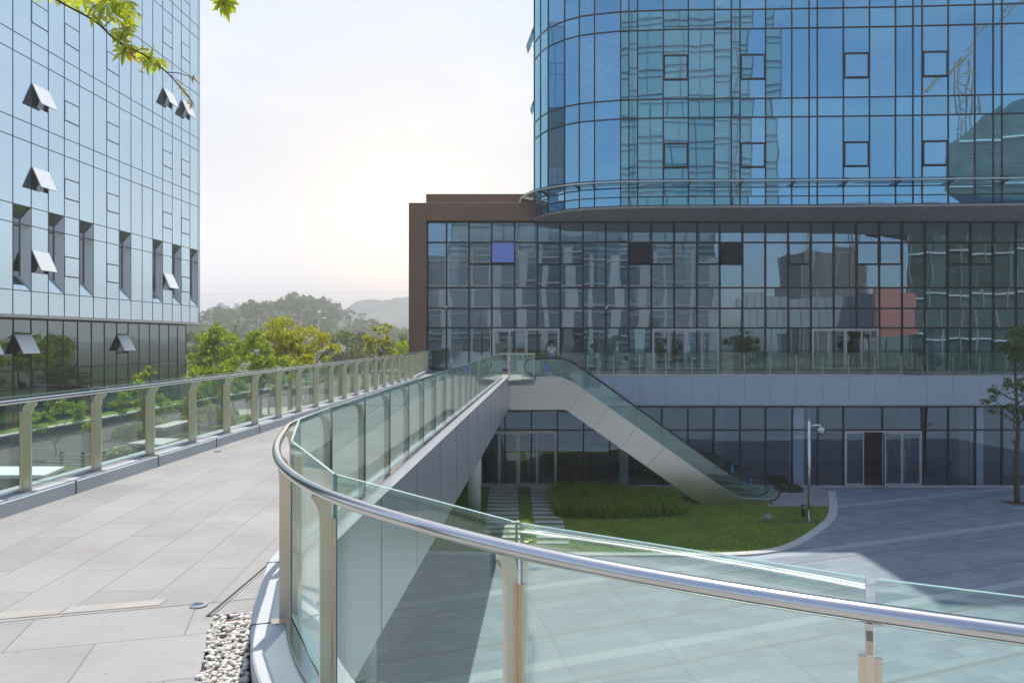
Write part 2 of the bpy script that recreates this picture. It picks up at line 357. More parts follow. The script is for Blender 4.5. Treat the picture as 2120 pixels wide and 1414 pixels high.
# ------------------------------------------------------------------ railing builder
def post_mesh(p,n,k,zt=1.18,zb=.16,ext=0,inn=.026):
    t=Vector((-n.y,n.x)); mb=MB()
    def q(a,z,s): return (p.x+n.x*a+t.x*s, p.y+n.y*a+t.y*s, z)
    prof=[(.10*k,zb),(.10*k,zt-.075),(.086*k,zt-.035),(.05*k,zt-.006),(-.018,zt+.004),(-.022,zt-.012),(-.004,zt-.045),((inn-.008)*k,zt-.085),(inn*k,zt-.14),(inn*k,zb)]
    prof=[(a+ext,z) for a,z in prof]
    A=[q(a,z,-.008) for a,z in prof]; o=Vector((t.x*.016,t.y*.016,0)); mb.prism(A,o)
    # flange the glass is fixed to
    for s in (-1,1):
        P=[q(.100*k+ext,zb,s*.009),q(.100*k+ext,zb,s*.029),q(.112*k+ext,zb,s*.029),q(.112*k+ext,zb,s*.009)]
        mb.prism(P,(0,0,zt-.115-zb))
    # base plate
    P=[q(-.03+ext,zb-.002,-.045),q(.115*k+ext,zb-.002,-.045),q(.115*k+ext,zb-.002,.045),q(-.03+ext,zb-.002,.045)]
    mb.prism(P,(0,0,.010))
    return mb
def clamp_mesh(p,n,k):
    t=Vector((-n.y,n.x)); mb=MB()
    for z in (.42,.74,1.02):
        c=Vector((p.x+n.x*.106*k,p.y+n.y*.106*k,z))
        mb.tube([c-Vector((0,0,.022)),c+Vector((0,0,.022))],.007,8)
    return mb
def glass_panel(root,a,na,b,nb,off,z0,z1,mat=None,thick=.013,gap=.012):
    A=Vector((a.x+na.x*off,a.y+na.y*off)); Bp=Vector((b.x+nb.x*off,b.y+nb.y*off)); d=(Bp-A); l=d.length; d/=l
    A=A+d*gap; Bp=Bp-d*gap; n=Vector((d.y,-d.x))
    if n.dot(na)<0: n=-n
    n=n*thick
    P=[(A.x,A.y,z0),(Bp.x,Bp.y,z0),(Bp.x+n.x,Bp.y+n.y,z0),(A.x+n.x,A.y+n.y,z0)]
    P+=[(x,y,z1) for x,y,_ in P]
    mb=MB(); b8=P
    mb.add(b8,[(0,1,5,4),(2,3,7,6)],0); mb.add(b8,[(3,2,1,0),(4,5,6,7),(1,2,6,5),(3,0,4,7)],1)
    # weld
    me=mb.build('glass_panel',[mat or M['rail_glass'],M['edge']],root)
    bm=bmesh.new(); bm.from_mesh(me.data); bmesh.ops.remove_doubles(bm,verts=bm.verts,dist=1e-5); bmesh.ops.recalc_face_normals(bm,faces=bm.faces); bm.to_mesh(me.data); bm.free()
    return me
def near_index(P,x,y): return min(range(len(P)),key=lambda i:(P[i][0].x-x)**2+(P[i][0].y-y)**2)
def arc_positions(P,start_i,step,stop_i):
    res=[]; acc=0; i=start_i; di=1 if stop_i>start_i else -1; res.append(i)
    while i!=stop_i:
        acc+=(P[i+di][0]-P[i][0]).length; i+=di
        if acc>=step: res.append(i); acc-=step
    return res
def railing(root,P,posts,k,off,handrail_r=.026,zr=1.205,zg0=.20,zg1=1.25,ext=0,inn=.026,special=None):
    MB().tube([(p.x,p.y,zr) for p,n in P],handrail_r,16).build('handrail',M['steel'],root,True)
    for j,i in enumerate(posts):
        p,n=P[i]; post=post_mesh(p,n,k,ext=ext,inn=inn).build('post',M['post'],root)
        clamp_mesh(p+n*ext,n,k).build('clamp',M['steel'],post)
    for a,b in zip(posts[:-1],posts[1:]):
        glass_panel(root,P[a][0],P[a][1],P[b][0],P[b][1],off,zg0,zg1,M['rail_glass_boosted'] if special and (min(a,b),max(a,b))==special else None)
    lo,hi=min(posts),max(posts)
    MB().sweep(P[lo:hi+1],[(off-.03,.158),(off+.045,.158),(off+.045,.19),(off-.03,.19)]).build('base_channel',M['steel'],root)

JP=[(1.75+.07,1.50+.12),(.956,2.003),(.0218,2.597),(-.79,3.45),(-1.38,4.58),(-1.687,5.82),(-1.695,6.95),(-1.615,8.26)]
idx=[near_index([(p+n*.085,n) for p,n in PR],x,y) for x,y in JP]
i_end=near_index(PR,*B(-2.11,33))
far=arc_positions(PR,idx[-1],1.26,0)
near_end=arc_positions(PR,idx[0],1.15,len(PR)-1)
posts_r=sorted(set(idx+far+near_end[1:]))
rr=thing('glass_railing','curved glass railing with steel tube handrail sweeping round the terrace corner onto the bridge','railing',(B(-2.0,7).x,7,.16))
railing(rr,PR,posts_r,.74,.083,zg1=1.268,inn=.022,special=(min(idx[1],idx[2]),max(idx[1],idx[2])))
rl=thing('glass_railing','straight glass railing on grey kerb between the bridge and the garden','railing',(B(-5.9,12).x,12,.16))
posts_l=[near_index(PL,*B(-5.82,8.47+1.325*k)) for k in range(-9,18)]
# finer sampling so the posts land where they should
PLf=with_normals(resample([B(-5.82,-5),B(-5.82,32.7)],.0662),1)
if PLf[5][1].x>0: PLf=with_normals(resample([B(-5.82,-5),B(-5.82,32.7)],.0662),-1)
posts_l=sorted(set(near_index(PLf,*B(-5.82,8.47+1.325*k)) for k in range(-9,19) if -4<8.47+1.325*k<32.8))
railing(rl,PLf,posts_l,1.5,.172,inn=.032)
def stamp(px,py,Yd):
    c=at(px,py,Yd); mb=MB(); u=Vector((.83,-.55,0)).normalized()
    def bar_(x0,z0,x1,z1): mb.bar(c+u*x0+Vector((0,0,z0)),c+u*x1+Vector((0,0,z1)),.0016,.0022)
    for a in ((-.011,.012,.010,.012),(-.012,.004,.004,.004),(-.012,.004,-.013,-.008),(-.004,.009,-.004,-.010),(.004,.004,.003,-.006),(.008,.010,.009,-.004),(.002,-.010,.010,-.010),(-.013,-.008,-.008,-.010)): bar_(*a)
    o=mb.build('etched_stamp',M['white'],rr); return o
stamp(1050,1102,2.60)
# short return of the railing beside the podium
RX=[Vector((-4.45,33.3)),Vector((-4.72,42.6))]; PS=with_normals(resample(RX,.1),1)
if PS[3][1].x>0: PS=with_normals(resample(RX,.1),-1)
rs=thing('glass_railing','short glass railing beside the brown portal at the far bridge end','railing',(-4.5,34,.16))
railing(rs,PS,[near_index(PS,-4.5,33.4+1.3*k) for k in range(8)],1.0,.13,ext=.02)

# ------------------------------------------------------------------ footbridge, terrace, kerbs
br=thing('footbridge','pale paved footbridge with grey metal side girder leading to the glass offices','bridge',(B(-3.9,15).x,15,0))
for nm,PP,prof in (('side_girder',PR,[(.10,.161),(.275,.161),(.275,-1.32),(.10,-1.32)]),):
    MB().sweep(PP,prof).build(nm,M['girder'],br)
ge=with_normals([B(-2.11,33),B(-2.11,34.96)],1); ge=ge if ge[0][1].x>0 else with_normals([B(-2.11,33),B(-2.11,34.96)],-1)
MB().sweep(ge,[(.10,.158),(.272,.158),(.272,-1.32),(.10,-1.32)]).build('side_girder',M['girder'],br)
for k in range(12):
    Y=8.2+2.2*k; p=B(-2.11,Y); mb=MB(); mb.box(p.x+.2755,p.x+.2785,Y-.006,Y+.006,-1.32,.15); mb.build('girder_joint',M['drain'],br)
MB().sweep(PR,[(-.15,.0),(-.15,.150),(-.14,.160),(.098,.160),(.098,-.3),(-.15,-.3)]).build('kerb',M['kerb'],br)
MB().sweep(PL,[(-.05,.0),(-.05,.150),(-.04,.160),(.45,.160),(.45,-1.32),(-.05,-1.32)]).build('kerb',M['kerb'],br)
MB().sweep(PS,[(-.08,.0),(-.08,.16),(.3,.16),(.3,-1.3),(-.08,-1.3)]).build('kerb',M['kerb'],br)
# dark joints across the kerbs
def kj(f):
    mb=MB(); f(mb); mb.build('kerb_joint',M['drain'],br)
for k in range(-2,14):
    Y=7.2+1.93*k; p=B(-5.82+.052,Y); kj(lambda mb:mb.prism([(p.x+.004,Y-.007,0.001),(p.x+.004,Y+.007,.001),(p.x+.004,Y+.007,.1625),(p.x+.004,Y-.007,.1625)],(-.50,.0,0)))
for i in idx[1:6]:
    p,n=PR[i]; t=Vector((-n.y,n.x)); c=p+n*.05
    kj(lambda mb:mb.hexa([(c.x+n.x*a+t.x*s,c.y+n.y*a+t.y*s,z) for z in (.02,.1625) for a,s in ((-.2035,-.006),(.05,-.006),(.05,.006),(-.2035,.006))]))
# soffit of the bridge
sb=MB()
q=[B(-5.7,1),B(-1.9,8),B(-1.9,36),B(-5.7,36)]
sb.hexa([(p.x,p.y,z) for z in (-1.25,-1.15) for p in q]); sb.build('soffit',M['soffit'],br)
cm=MB(); cm.tube([(-1.68,33.4,GZ),(-1.68,33.4,-1.25)],.3,28); cm.build('column',M['column'],br,True)
cm=MB(); cm.tube([(-3.2,16,GZ),(-3.2,16,-1.25)],.3,28); cm.build('column',M['column'],br,True)
# paving of bridge and terrace, split along a cross band
def polygon(name,pts,z,mat,parent=None,zb=None):
    bm=bmesh.new(); vs=[bm.verts.new((x,y,z)) for x,y in pts]; f=bm.faces.new(vs)
    bmesh.ops.recalc_face_normals(bm,faces=bm.faces)
    if f.normal.z<0: f.normal_flip()
    if zb is not None:
        r=bmesh.ops.extrude_face_region(bm,geom=[f]); 
        for v in r['geom']:
            if isinstance(v,bmesh.types.BMVert): v.co.z=zb
        bmesh.ops.recalc_face_normals(bm,faces=bm.faces)
    bmesh.ops.triangulate(bm,faces=bm.faces)
    me=bpy.data.meshes.new(name); bm.to_mesh(me); bm.free(); me.materials.append(mat)
    o=bpy.data.objects.new(name,me); COL.objects.link(o)
    if parent is not None: o.parent=parent; o.matrix_parent_inverse=Matrix.Translation(-Vector(parent.location))
    return o
def off_path(P,a): return [(p.x+n.x*a,p.y+n.y*a) for p,n in P]
inner=off_path(PR,-.145)
j=near_index([(Vector(q),0) for q in inner],-1.83,5.55)
bl=(-5.70,4.35)
right_edge=inner[:j+1]
deck=[bl]+[(B(-5.76,32.7).x,32.7),(-4.40,33.3),(-4.64,43.3),(1.0,43.3),(1.0,35.0)]+[(B(-2.2,33.2).x,33.2)]+right_edge[0:]
struct(polygon('bridge_pavement',deck,.0,M['deck'],zb=-.12),'pale granite paving of the bridge deck')
# pebble bed follows the bend; paving edge lies inside it
peb=off_path(PR,-.60); jp=near_index([(Vector(q),0) for q in peb],-2.06,5.2)
jr=near_index([(Vector(q),0) for q in inner],-1.84,5.22)
pe=[(-1.73,4.12),(-1.45,3.35),(-1.0,2.7)]+[p for p in peb if p[0]>-.75 and p[1]<2.6]
terr=[bl]+[inner[j],inner[min(j+1,jr)]]+inner[j+2:jr+1]+[(-2.06,5.16)]+pe+[(7.5,-14),(-6.2,-14),(-6.2,4.35)]
# keep the outline simple
def dedupe(P):
    o=[]
    for p in P:
        if not o or (abs(o[-1][0]-p[0])+abs(o[-1][1]-p[1]))>1e-3: o.append(p)
    return o
struct(polygon('terrace_pavement',dedupe(terr),-.003,M['terrace'],zb=-.12),'pale granite paving of the terrace')
bed_poly=bed=dedupe([(-2.06,5.16),inner[jr]]+inner[jr:]+[(7.4,-1.2)]+pe[::-1])
struct(polygon('pebble_bed',bed,-.045,M['soil'],zb=-.12),'shallow bed under the white pebbles')
# cross band of buff setts between bridge and terrace
cb=MB()
for k in range(7):
    x0=-5.6+k*.62; f=lambda x:4.42+(x+5.7)*.285
    if x0+.6<-1.95: cb.hexa([(x0,f(x0),.001),(x0+.61,f(x0+.61),.001),(x0+.61,f(x0+.61)+.13,.001),(x0,f(x0)+.13,.001),(x0,f(x0),.004),(x0+.61,f(x0+.61),.004),(x0+.61,f(x0+.61)+.13,.004),(x0,f(x0)+.13,.004)])
struct(cb.build('paving_band',plain('buff_paving_band',(.35,.332,.305),.7,0,.15,2)),'buff band of setts crossing the deck')
# slot drain with steel edges
dr=MB(); a=Vector((-2.075,5.12)); b=Vector((-2.03,6.6)); b2=B(-2.34,33)
for o_,w,z0,z1,mi in ((0,.012,.001,.006,0),(-.017,.005,.001,.008,1),(.017,.005,.001,.008,1)):
    P=[a,b,b2]
    for u,v in zip(P[:-1],P[1:]): dr.hexa([(u.x+o_-w,u.y,z0),(u.x+o_+w,u.y,z0),(v.x+o_+w,v.y,z0),(v.x+o_-w,v.y,z0),(u.x+o_-w,u.y,z1),(u.x+o_+w,u.y,z1),(v.x+o_+w,v.y,z1),(v.x+o_-w,v.y,z1)],mi)
tag(dr.build('slot_drain',[M['drain'],M['steel']]),'narrow dark slot drain with steel edges along the bridge kerb','drain')
# recessed uplights
def uplight(x,y,label):
    t=thing('ground_light',label,'ground light',(x,y,0),'uplights set in the deck')
    mb=MB(); ring=[]
    for k in range(32):
        c,s=math.cos(k*math.pi/16),math.sin(k*math.pi/16); ring.append((c,s))
    for (r0,z0),(r1,z1) in zip([(.062,.001),(.06,.008),(.036,.010),(.034,.003)][:-1],[(.06,.008),(.036,.010),(.034,.003)]):
        base=len(mb.v); mb.v+=[(x+c*r0,y+s*r0,z0) for c,s in ring]+[(x+c*r1,y+s*r1,z1) for c,s in ring]
        mb.f+=[(base+k,base+(k+1)%32,base+32+(k+1)%32,base+32+k) for k in range(32)]; mb.m+=[0]*32
    mb.build('trim_ring',M['steel'],t,True)
    MB().tube([(x,y,.0005),(x,y,.003)],.034,24).build('lens',M['pod_span'],t)
gx_,gy_=ground(411,1253,0); uplight(gx_,gy_,'round steel uplight in the paving near the end of the slot drain')
gx_,gy_=ground(450,935,0); uplight(gx_,gy_,'small steel uplight out in the paving near the garden railing kerb')
# pebbles
def in_poly(x,y,P):
    c=False; n=len(P); jx=n-1
    for i in range(n):
        if (P[i][1]>y)!=(P[jx][1]>y) and x<(P[jx][0]-P[i][0])*(y-P[i][1])/(P[jx][1]-P[i][1])+P[i][0]: c=not c
        jx=i
    return c
def pebbles():
    bm=bmesh.new(); bmesh.ops.create_icosphere(bm,subdivisions=2,radius=1); base=np.array([v.co[:] for v in bm.verts]); bm.verts.index_update(); faces=np.array([[v.index for v in f.verts] for f in bm.faces]); bm.free()
    V=[];Fc=[];cnt=0
    for layer in range(3):
        for i in range(jr-1,jr+26):
            p,n=PR[i]
            for _ in range(70):
                a=random.uniform(-.59,-.165); s=random.uniform(-.09,.09); t=Vector((-n.y,n.x))
                x=p.x+n.x*a+t.x*s; y=p.y+n.y*a+t.y*s
                if y<3.2 or not in_poly(x,y,bed_poly): continue
                r=random.uniform(.011,.019); sq=np.array([random.uniform(1,1.5),random.uniform(.8,1.1),random.uniform(.6,.8)])*r
                an=random.uniform(0,6.28); tilt=random.uniform(-.5,.5)
                Rm=np.array(Matrix.Rotation(an,3,'Z')@Matrix.Rotation(tilt,3,'X'))
                v=(base*(1+RNG.uniform(-.07,.07,(len(base),1)))*sq)@Rm.T+np.array([x,y,-.033+layer*.014+random.uniform(0,.012)])
                V.append(v); Fc.append(faces+cnt); cnt+=len(v)
    V=np.concatenate(V); Fc=np.concatenate(Fc)
    me=bpy.data.meshes.new('pebbles'); me.from_pydata(V.tolist(),[],Fc.tolist()); me.polygons.foreach_set('use_smooth',[True]*len(me.polygons)); me.materials.append(M['pebble'])
    o=bpy.data.objects.new('pebbles',me); COL.objects.link(o); tag(o,'white pebbles filling the bed along the curved kerb','pebbles',kind='stuff')
pebbles()

# ------------------------------------------------------------------ ground
gm=MB(); gm.add([(-4000,-4000,GZ-.05),(4000,-4000,GZ-.05),(4000,6000,GZ-.05),(-4000,6000,GZ-.05)],[(0,1,2,3)]); struct(gm.build('ground',M['ground']),'ground reaching to the horizon')
struct(polygon('plaza_pavement',[(-9,-60),(90,-60),(90,39.35),(-9,39.35)],GZ,M['plaza']),'grey granite plaza paving below the bridge')
# lawn island with kerb
front=[ground(x,y) for x,y in ((1714,1018),(1717.5,1048),(1712,1072),(1692.6,1091.5),(1644.5,1122),(1596,1138),(1516,1146))]
lawn_out=catmull(front+[(5.5,27.05),(2,27.1),(-2.5,27.2),(-7,27.6)],6)
LP=with_normals(lawn_out,1)
if LP[3][1].x<0: LP=with_normals(lawn_out,-1)
struct(polygon('lawn',[(p.x,p.y) for p in lawn_out]+[(-8.9,39.3),(front[0][0],39.3)],GZ+.03,M['lawn']),'mown lawn island beneath the escalator')
struct(MB().sweep(LP,[(-.02,GZ+.001),(-.02,GZ+.06),(.34,GZ+.06),(.34,GZ+.001)]).build('lawn_kerb',M['kerbstone']),'pale stone kerb curving round the lawn')
fc=[ground(1590,1049),(12.3,34.55),ground(1714,1049),(front[0][0]-.03,front[0][1]),(16.0,39.3),(13.4,39.3)]
struct(polygon('forecourt_pavement',[(11.9,34.6),(14.55,34.6),(front[1][0]-.04,front[1][1]),(front[0][0]-.04,front[0][1]),(front[0][0]-.04,39.3),(11.9,39.3)],GZ+.036,M['forecourt']),'grey paved forecourt at the escalator foot')
# grass blades on the lawn: one uncountable mass
lawn_poly=[(p.x,p.y) for p in lawn_out]+[(-8.9,39.3),(front[0][0],39.3)]
def paths_at(x,y):
    return (-1.2<x<.38 and y>28) or (.83<x<2.25 and y>28)
def blades(name,n,region,hmin,hmax,w,mat,label,cat,z,skip=None,lean=.4):
    Q=[]; tries=0
    while len(Q)<n and tries<n*6:
        tries+=1
        x,y=region()
        if not in_poly(x,y,lawn_poly) or (skip and skip(x,y)): continue
        h=random.uniform(hmin,hmax); a=random.uniform(0,6.28); dx,dy=math.cos(a)*w/2,math.sin(a)*w/2
        lx,ly=random.gauss(0,lean)*h,random.gauss(0,lean)*h
        Q.append([(x-dx,y-dy,z),(x+dx,y+dy,z),(x+dx*.7+lx*.4,y+dy*.7+ly*.4,z+h*.6),(x+lx,y+ly,z+h)])
    o=raw_quads(name,Q,mat); tag(o,label,cat,kind='stuff'); return o
lb=lambda:(random.uniform(-4,17),random.uniform(26.5,37))
blades('grass',42000,lb,.03,.08,.03,M['blade'],'short mown grass covering the lawn island','grass',GZ+.03,lambda x,y:(paths_at(x,y) and (int((y-28)/.4)%2==0)) or (y>34.6 and x>11.9))
def bed_region():
    while True:
        x=random.uniform(1.9,7.6); y=random.uniform(31.9,37.2)
        cxx,cyy=4.3,34.6
        lo=32.2+.10*(x-4)**2*.35
        if y>lo and (x<2.3+ (37.2-y)*0+.0 or y<37.2-(x-2.3)*.62+1.2): return x,y
reg=blades('ornamental_grass',9500,bed_region,.22,.85,.04,M['reed'],'tall tufted grass bed below the escalator','grass bed',GZ+.02,None,.28)
# stepping stones
for gi,(x0,x1,label) in enumerate(((-1.13,.30,'stepping stone of the path ending at the first pair of doors'),(.92,2.16,'stepping stone of the path beside the tall grass bed'))):
    proto=None
    for k in range(14):
        y=28.4+.8*k
        if proto is None:
            mb=MB(); mb.box(x0,x1,y-.2,y+.2,GZ+.005,GZ+.075); proto=mb.build('stepping_stone',M['slab'],bevel=.012); o=proto; base_y=y
        else:
            o=proto.copy(); COL.objects.link(o); o.location.y=y-base_y; o.location.x=random.uniform(-.02,.02); o.rotation_euler.z=0
        tag(o,label,'stepping stone','stepping stones across the lawn to the doors' if gi==0 else 'stepping stones beside the tall grass')

# ------------------------------------------------------------------ curtain-wall helpers
def pane(parent,name,mat,a,b,z0,z1,out=0.0,thick=.03,tilt=.0012,gap=.02,inward=None):
    """glass pane between plan points a,b (Vector2) from z0 to z1, nudged a hair out of true"""
    d=(b-a); l=d.length; d/=l; n=Vector((d.y,-d.x))
    if inward is not None and n.dot(inward)>0: n=-n
    c=(a+b)/2+n*out; cz=(z0+z1)/2
    hw=l/2-gap; hh=(z1-z0)/2-gap
    tx=random.gauss(0,tilt); tz=random.gauss(0,tilt)
    U=Vector((d.x+n.x*tx,d.y+n.y*tx,0)); W=Vector((n.x*tz,n.y*tz,1)); O=Vector((c.x,c.y,cz)); Tn=Vector((n.x,n.y,0))*thick
    P=[O-U*hw-W*hh-Tn,O+U*hw-W*hh-Tn,O+U*hw-W*hh,O-U*hw-W*hh,O-U*hw+W*hh-Tn,O+U*hw+W*hh-Tn,O+U*hw+W*hh,O-U*hw+W*hh]
    mb=MB().hexa(P); return mb.build(name,mat,parent)
def pane_mb(mb,a,b,z0,z1,out=0,thick=.03,gap=.02,inward=None,tilt=.001):
    d=(b-a); l=d.length; d/=l; n=Vector((d.y,-d.x))
    if inward is not None and n.dot(inward)>0: n=-n
    c=(a+b)/2+n*out; hw=l/2-gap; tx=random.gauss(0,tilt); tz=random.gauss(0,tilt)
    O=Vector((c.x,c.y,(z0+z1)/2)); U=Vector((d.x+n.x*tx,d.y+n.y*tx,0))*hw; W=Vector((n.x*tz,n.y*tz,1))*((z1-z0)/2-gap); T=Vector((n.x,n.y,0))*thick
    mb.hexa([O-U-W-T,O+U-W-T,O+U-W,O-U-W,O-U+W-T,O+U+W-T,O+U+W,O-U+W])
def vbar(mb,p,n,z0,z1,w,d0,d1,mi=0):
    t=Vector((-n.y,n.x)); mb.hexa([(p.x+n.x*a+t.x*s,p.y+n.y*a+t.y*s,z) for z in (z0,z1) for a,s in ((d0,-w/2),(d1,-w/2),(d1,w/2),(d0,w/2))],mi)
def hbar(mb,a,b,n,z,h,d0,d1,mi=0):
    mb.hexa([(q.x+n.x*e,q.y+n.y*e,zz) for zz in (z-h/2,z+h/2) for q,e in ((a,d0),(b,d0),(b,d1),(a,d1))],mi)
def sash_frame(parent,name,a,b,z0,z1,out,mat,w=.05,depth=.05):
    d=(b-a).normalized(); n=Vector((d.y,-d.x)); mb=MB()
    A=a+d*.015; Bq=b-d*.015
    for z in (z0+w/2+.012,z1-w/2-.012): hbar(mb,A,Bq,n,z,w,out,out+depth)
    for p in (A+d*w/2,Bq-d*w/2): vbar(mb,p,n,z0+w+.012,z1-w-.012,w,out,out+depth)
    return mb.build(name,mat,parent)
def open_sash(parent,a,b,z0,z1,ang,n,glassmat,backmat,name='open_window'):
    """top-hung sash swung outwards about its head"""
    d=(b-a).normalized(); h=z1-z0; A=a+d*.03; Bq=b-d*.03
    def q(p,along,outw): # along: distance down the leaf, outw: thickness direction
        s,c=math.sin(ang),math.cos(ang)
        return (p.x+n.x*(.03+along*s+outw*c),p.y+n.y*(.03+along*s+outw*c),z1-along*c+outw*s)
    mb=MB()
    for (u,v,mi) in ((0,.03,0),(-.025,-.001,1)):
        mb.hexa([q(A,h,u),q(Bq,h,u),q(Bq,h,v),q(A,h,v),q(A,0,u),q(Bq,0,u),q(Bq,0,v),q(A,0,v)],mi)
    o=mb.build(name,[glassmat,backmat],parent)
    # stays on either side and the dark opening behind
    st=MB()
    for p in (A,Bq):
        st.bar((p.x+n.x*.0,p.y+n.y*.0,z0+h*.15),q(p,h*.62,-.03),.02,.02)
    st.build('stay',M['mullion'],o)
    op=MB(); pane_mb(op,a,b,z0,z1,-.12,.02,.03,-n,0); op.build('opening',M['niche'],parent)
    return o
def wall_quads(parent,name,mat,pts,z0,z1,thick=.15,closed=False):
    mb=MB()
    for a,b in zip(pts[:-1],pts[1:]):
        d=(b-a).normalized(); n=Vector((-d.y,d.x))*thick
        mb.hexa([(a.x,a.y,z0),(b.x,b.y,z0),(b.x+n.x,b.y+n.y,z0),(a.x+n.x,a.y+n.y,z0),(a.x,a.y,z1),(b.x,b.y,z1),(b.x+n.x,b.y+n.y,z1),(a.x+n.x,a.y+n.y,z1)])
    return mb.build(name,mat,parent)

# ------------------------------------------------------------------ glass tower
TP=[(1106,43.9),(1119,42.7),(1134.5,41.8),(1170,40.8),(1199,40.3),(1233,40.0),(1284,39.7),(1372,39.5),(1423,39.45),(1585,39.37),(1850,39.1),(2113,38.7),(2330,38.25),(2520,37.8)]
def tplan(px):
    for (a,ya),(b,yb) in zip(TP[:-1],TP[1:]):
        if a<=px<=b: Y=ya+(yb-ya)*(px-a)/(b-a); return Vector((gx(px,Y),Y))
cols=[1106,1119,1135,1169,1199.5,1231,1285,1302,1320,1373,1425,1479,1514,1532,1585,1639,1675,1692,1746,1800,1854,1890,1909,1963,2018,2056,2074,2128,2182,2236,2290,2344,2398,2452,2506]
tp=[Vector((3.3,62)),Vector((2.6,56)),Vector((1.95,50)),Vector((1.66,47.6)),Vector((1.42,45.4))]+[tplan(c) for c in cols]
c0=5   # index of the first measured column
T_TOP=22.7
tower=thing('glass_tower','blue glass office tower with a rounded corner overhanging the podium','office tower',(14,46,8.8))
zs=[8.80,9.66,13.50,14.49,18.15,19.17,T_TOP]
fr=MB()
nrm=[]
for i,p in enumerate(tp):
    d=(tp[min(i+1,len(tp)-1)]-tp[max(i-1,0)]).normalized(); nrm.append(Vector((d.y,-d.x)))
for p,n in zip(tp,nrm): vbar(fr,p,n,8.80,T_TOP,.065,-.12,.035)
for z,h in ((8.86,.10),(9.35,.05),(13.50,.07),(14.49,.07),(18.15,.07),(19.17,.07),(T_TOP-.05,.1)):
    for i in range(len(tp)-1):
        n=((nrm[i]+nrm[i+1])*.5).normalized(); hbar(fr,tp[i],tp[i+1],n,z,h,-.12,.03)
fr.build('curtain_wall_frame',M['mullion'],tower)
opc={10-1:1,13:1,18:1,22:1}
opcols=[(1373,1425),(1532,1585),(1746,1800),(1909,1963)]
opidx=[c0+cols.index(a) for a,b in opcols]
extra=MB()
vis_bands=[(8.86,13.50),(14.49,18.15)]
for i in range(len(tp)-1):
    a,b=tp[i],tp[i+1]; inw=-((nrm[i]+nrm[i+1])*.5)
    seen = c0<=i<=c0+27
    for z0,z1,kind in ((8.86,9.35,'v'),(9.35,13.50,'v'),(13.50,14.49,'s'),(14.49,18.15,'v'),(18.15,19.17,'s'),(19.17,T_TOP-.1,'v')):
        mat=M['tower_a'] if kind=='v' else M['tower_b']
        if not seen or z0==8.86 and False: pane_mb(extra,a,b,z0,z1,0,.03,.02,inw); continue
        if i in opidx and z0 in (9.35,14.49):
            w0=gz(348,39.4) if z0==9.35 else gz(166,39.4); w1=gz(296,39.4) if z0==9.35 else gz(113,39.4)
            pane(tower,'glass_panel',mat,a,b,z0,w0,0,.03,.0022,.02,inw); pane(tower,'glass_panel',mat,a,b,w1,z1,0,.03,.0022,.02,inw)
            w=pane(tower,'window',M['tower_a'],a,b,w0,w1,.02,.03,.003,.05,inw)
            f=sash_frame(w,'window_frame',a,b,w0,w1,.03,M['mullion'],.075,.04)
        elif z0==8.86: pane_mb(extra,a,b,z0,z1,0,.03,.02,inw,.0015)
        else: pane(tower,'glass_panel' if kind=='v' else 'spandrel_panel',mat,a,b,z0,z1,0,.03,.0024,.02,inw)
e=extra.build('glass_panels_beyond',M['tower_a'],tower); e['kind']='stuff'
# two sashes open on the hidden flank, seen edge-on against the sky
for za,zb_ in ((gz(103,45.5),gz(55,45.5)),(gz(231,45.5),gz(206,45.5))):
    a=Vector((1.52,46.4)); b=Vector((1.40,45.2)); open_sash(tower,b,a,za,zb_,.36,Vector((-1,.0)),M['sash'],M['pod_clear'])
# roof, soffit and dark core
roofpts=[(p.x-n.x*.14,p.y-n.y*.14) for p,n in zip(tp,nrm)]+[(33,62)]
polygon('roof',roofpts,T_TOP-.02,M['concrete'],tower,zb=T_TOP-.3)
polygon('soffit',[(p.x+n.x*.10,p.y+n.y*.10) for p,n in zip(tp,nrm)]+[(33.5,62)],8.795,M['soffit'],tower,zb=8.735)
so=MB()
for i in range(c0,len(tp)-1):
    n=((nrm[i]+nrm[i+1])*.5).normalized(); hbar(so,tp[i],tp[i+1],n,8.79,.10,.1,.135)
so.build('soffit_edge_trim',M['soffit'],tower)
sj=MB()
for k in range(24):
    x=2.6+1.343*k; sj.box(x-.008,x+.008,39.2 if x>6 else 41.5,43.9,8.727,8.736)
sj.build('soffit_joint',M['drain'],tower)
up=MB(); upf=MB(); UT=36.0  # unseen upper storeys, added and stepped to shape the plaza's shadow edge
us=[i for i in range(len(tp)) if tp[i].x>12.4]
for i,j in zip(us[:-1],us[1:]):
    inw=-nrm[i]
    for z0 in [T_TOP+.05+4.24*k for k in range(3)]: pane_mb(up,tp[i],tp[j],z0,z0+4.2,0,.03,.03,inw)
for i in us: vbar(upf,tp[i],nrm[i],T_TOP,UT,.065,-.12,.035)
o=up.build('upper_blocker_glazing',M['tower_a'],tower); o['kind']='stuff'
upf.build('upper_blocker_frame',M['mullion'],tower)
um=MB(); p0=tp[us[0]]; um.prism([(tp[i].x-nrm[i].x*.35,tp[i].y-nrm[i].y*.35,T_TOP) for i in us]+[(33,62,T_TOP),(p0.x,62,T_TOP)],(0,0,UT-T_TOP)); um.build('upper_blocker_core',M['inner'],tower)
pm_=MB(); pm_.box(6.2,12.3,42.5,55,T_TOP,T_TOP+3.2); pm_.build('shadow_step_box',M['alu'],tower)  # unseen roof box, added to break up the tower's shadow boundary
wall_quads(tower,'inner_lining',M['inner'],[p-n*.35 for p,n in zip(tp,nrm)],8.82,T_TOP-.35,.05)
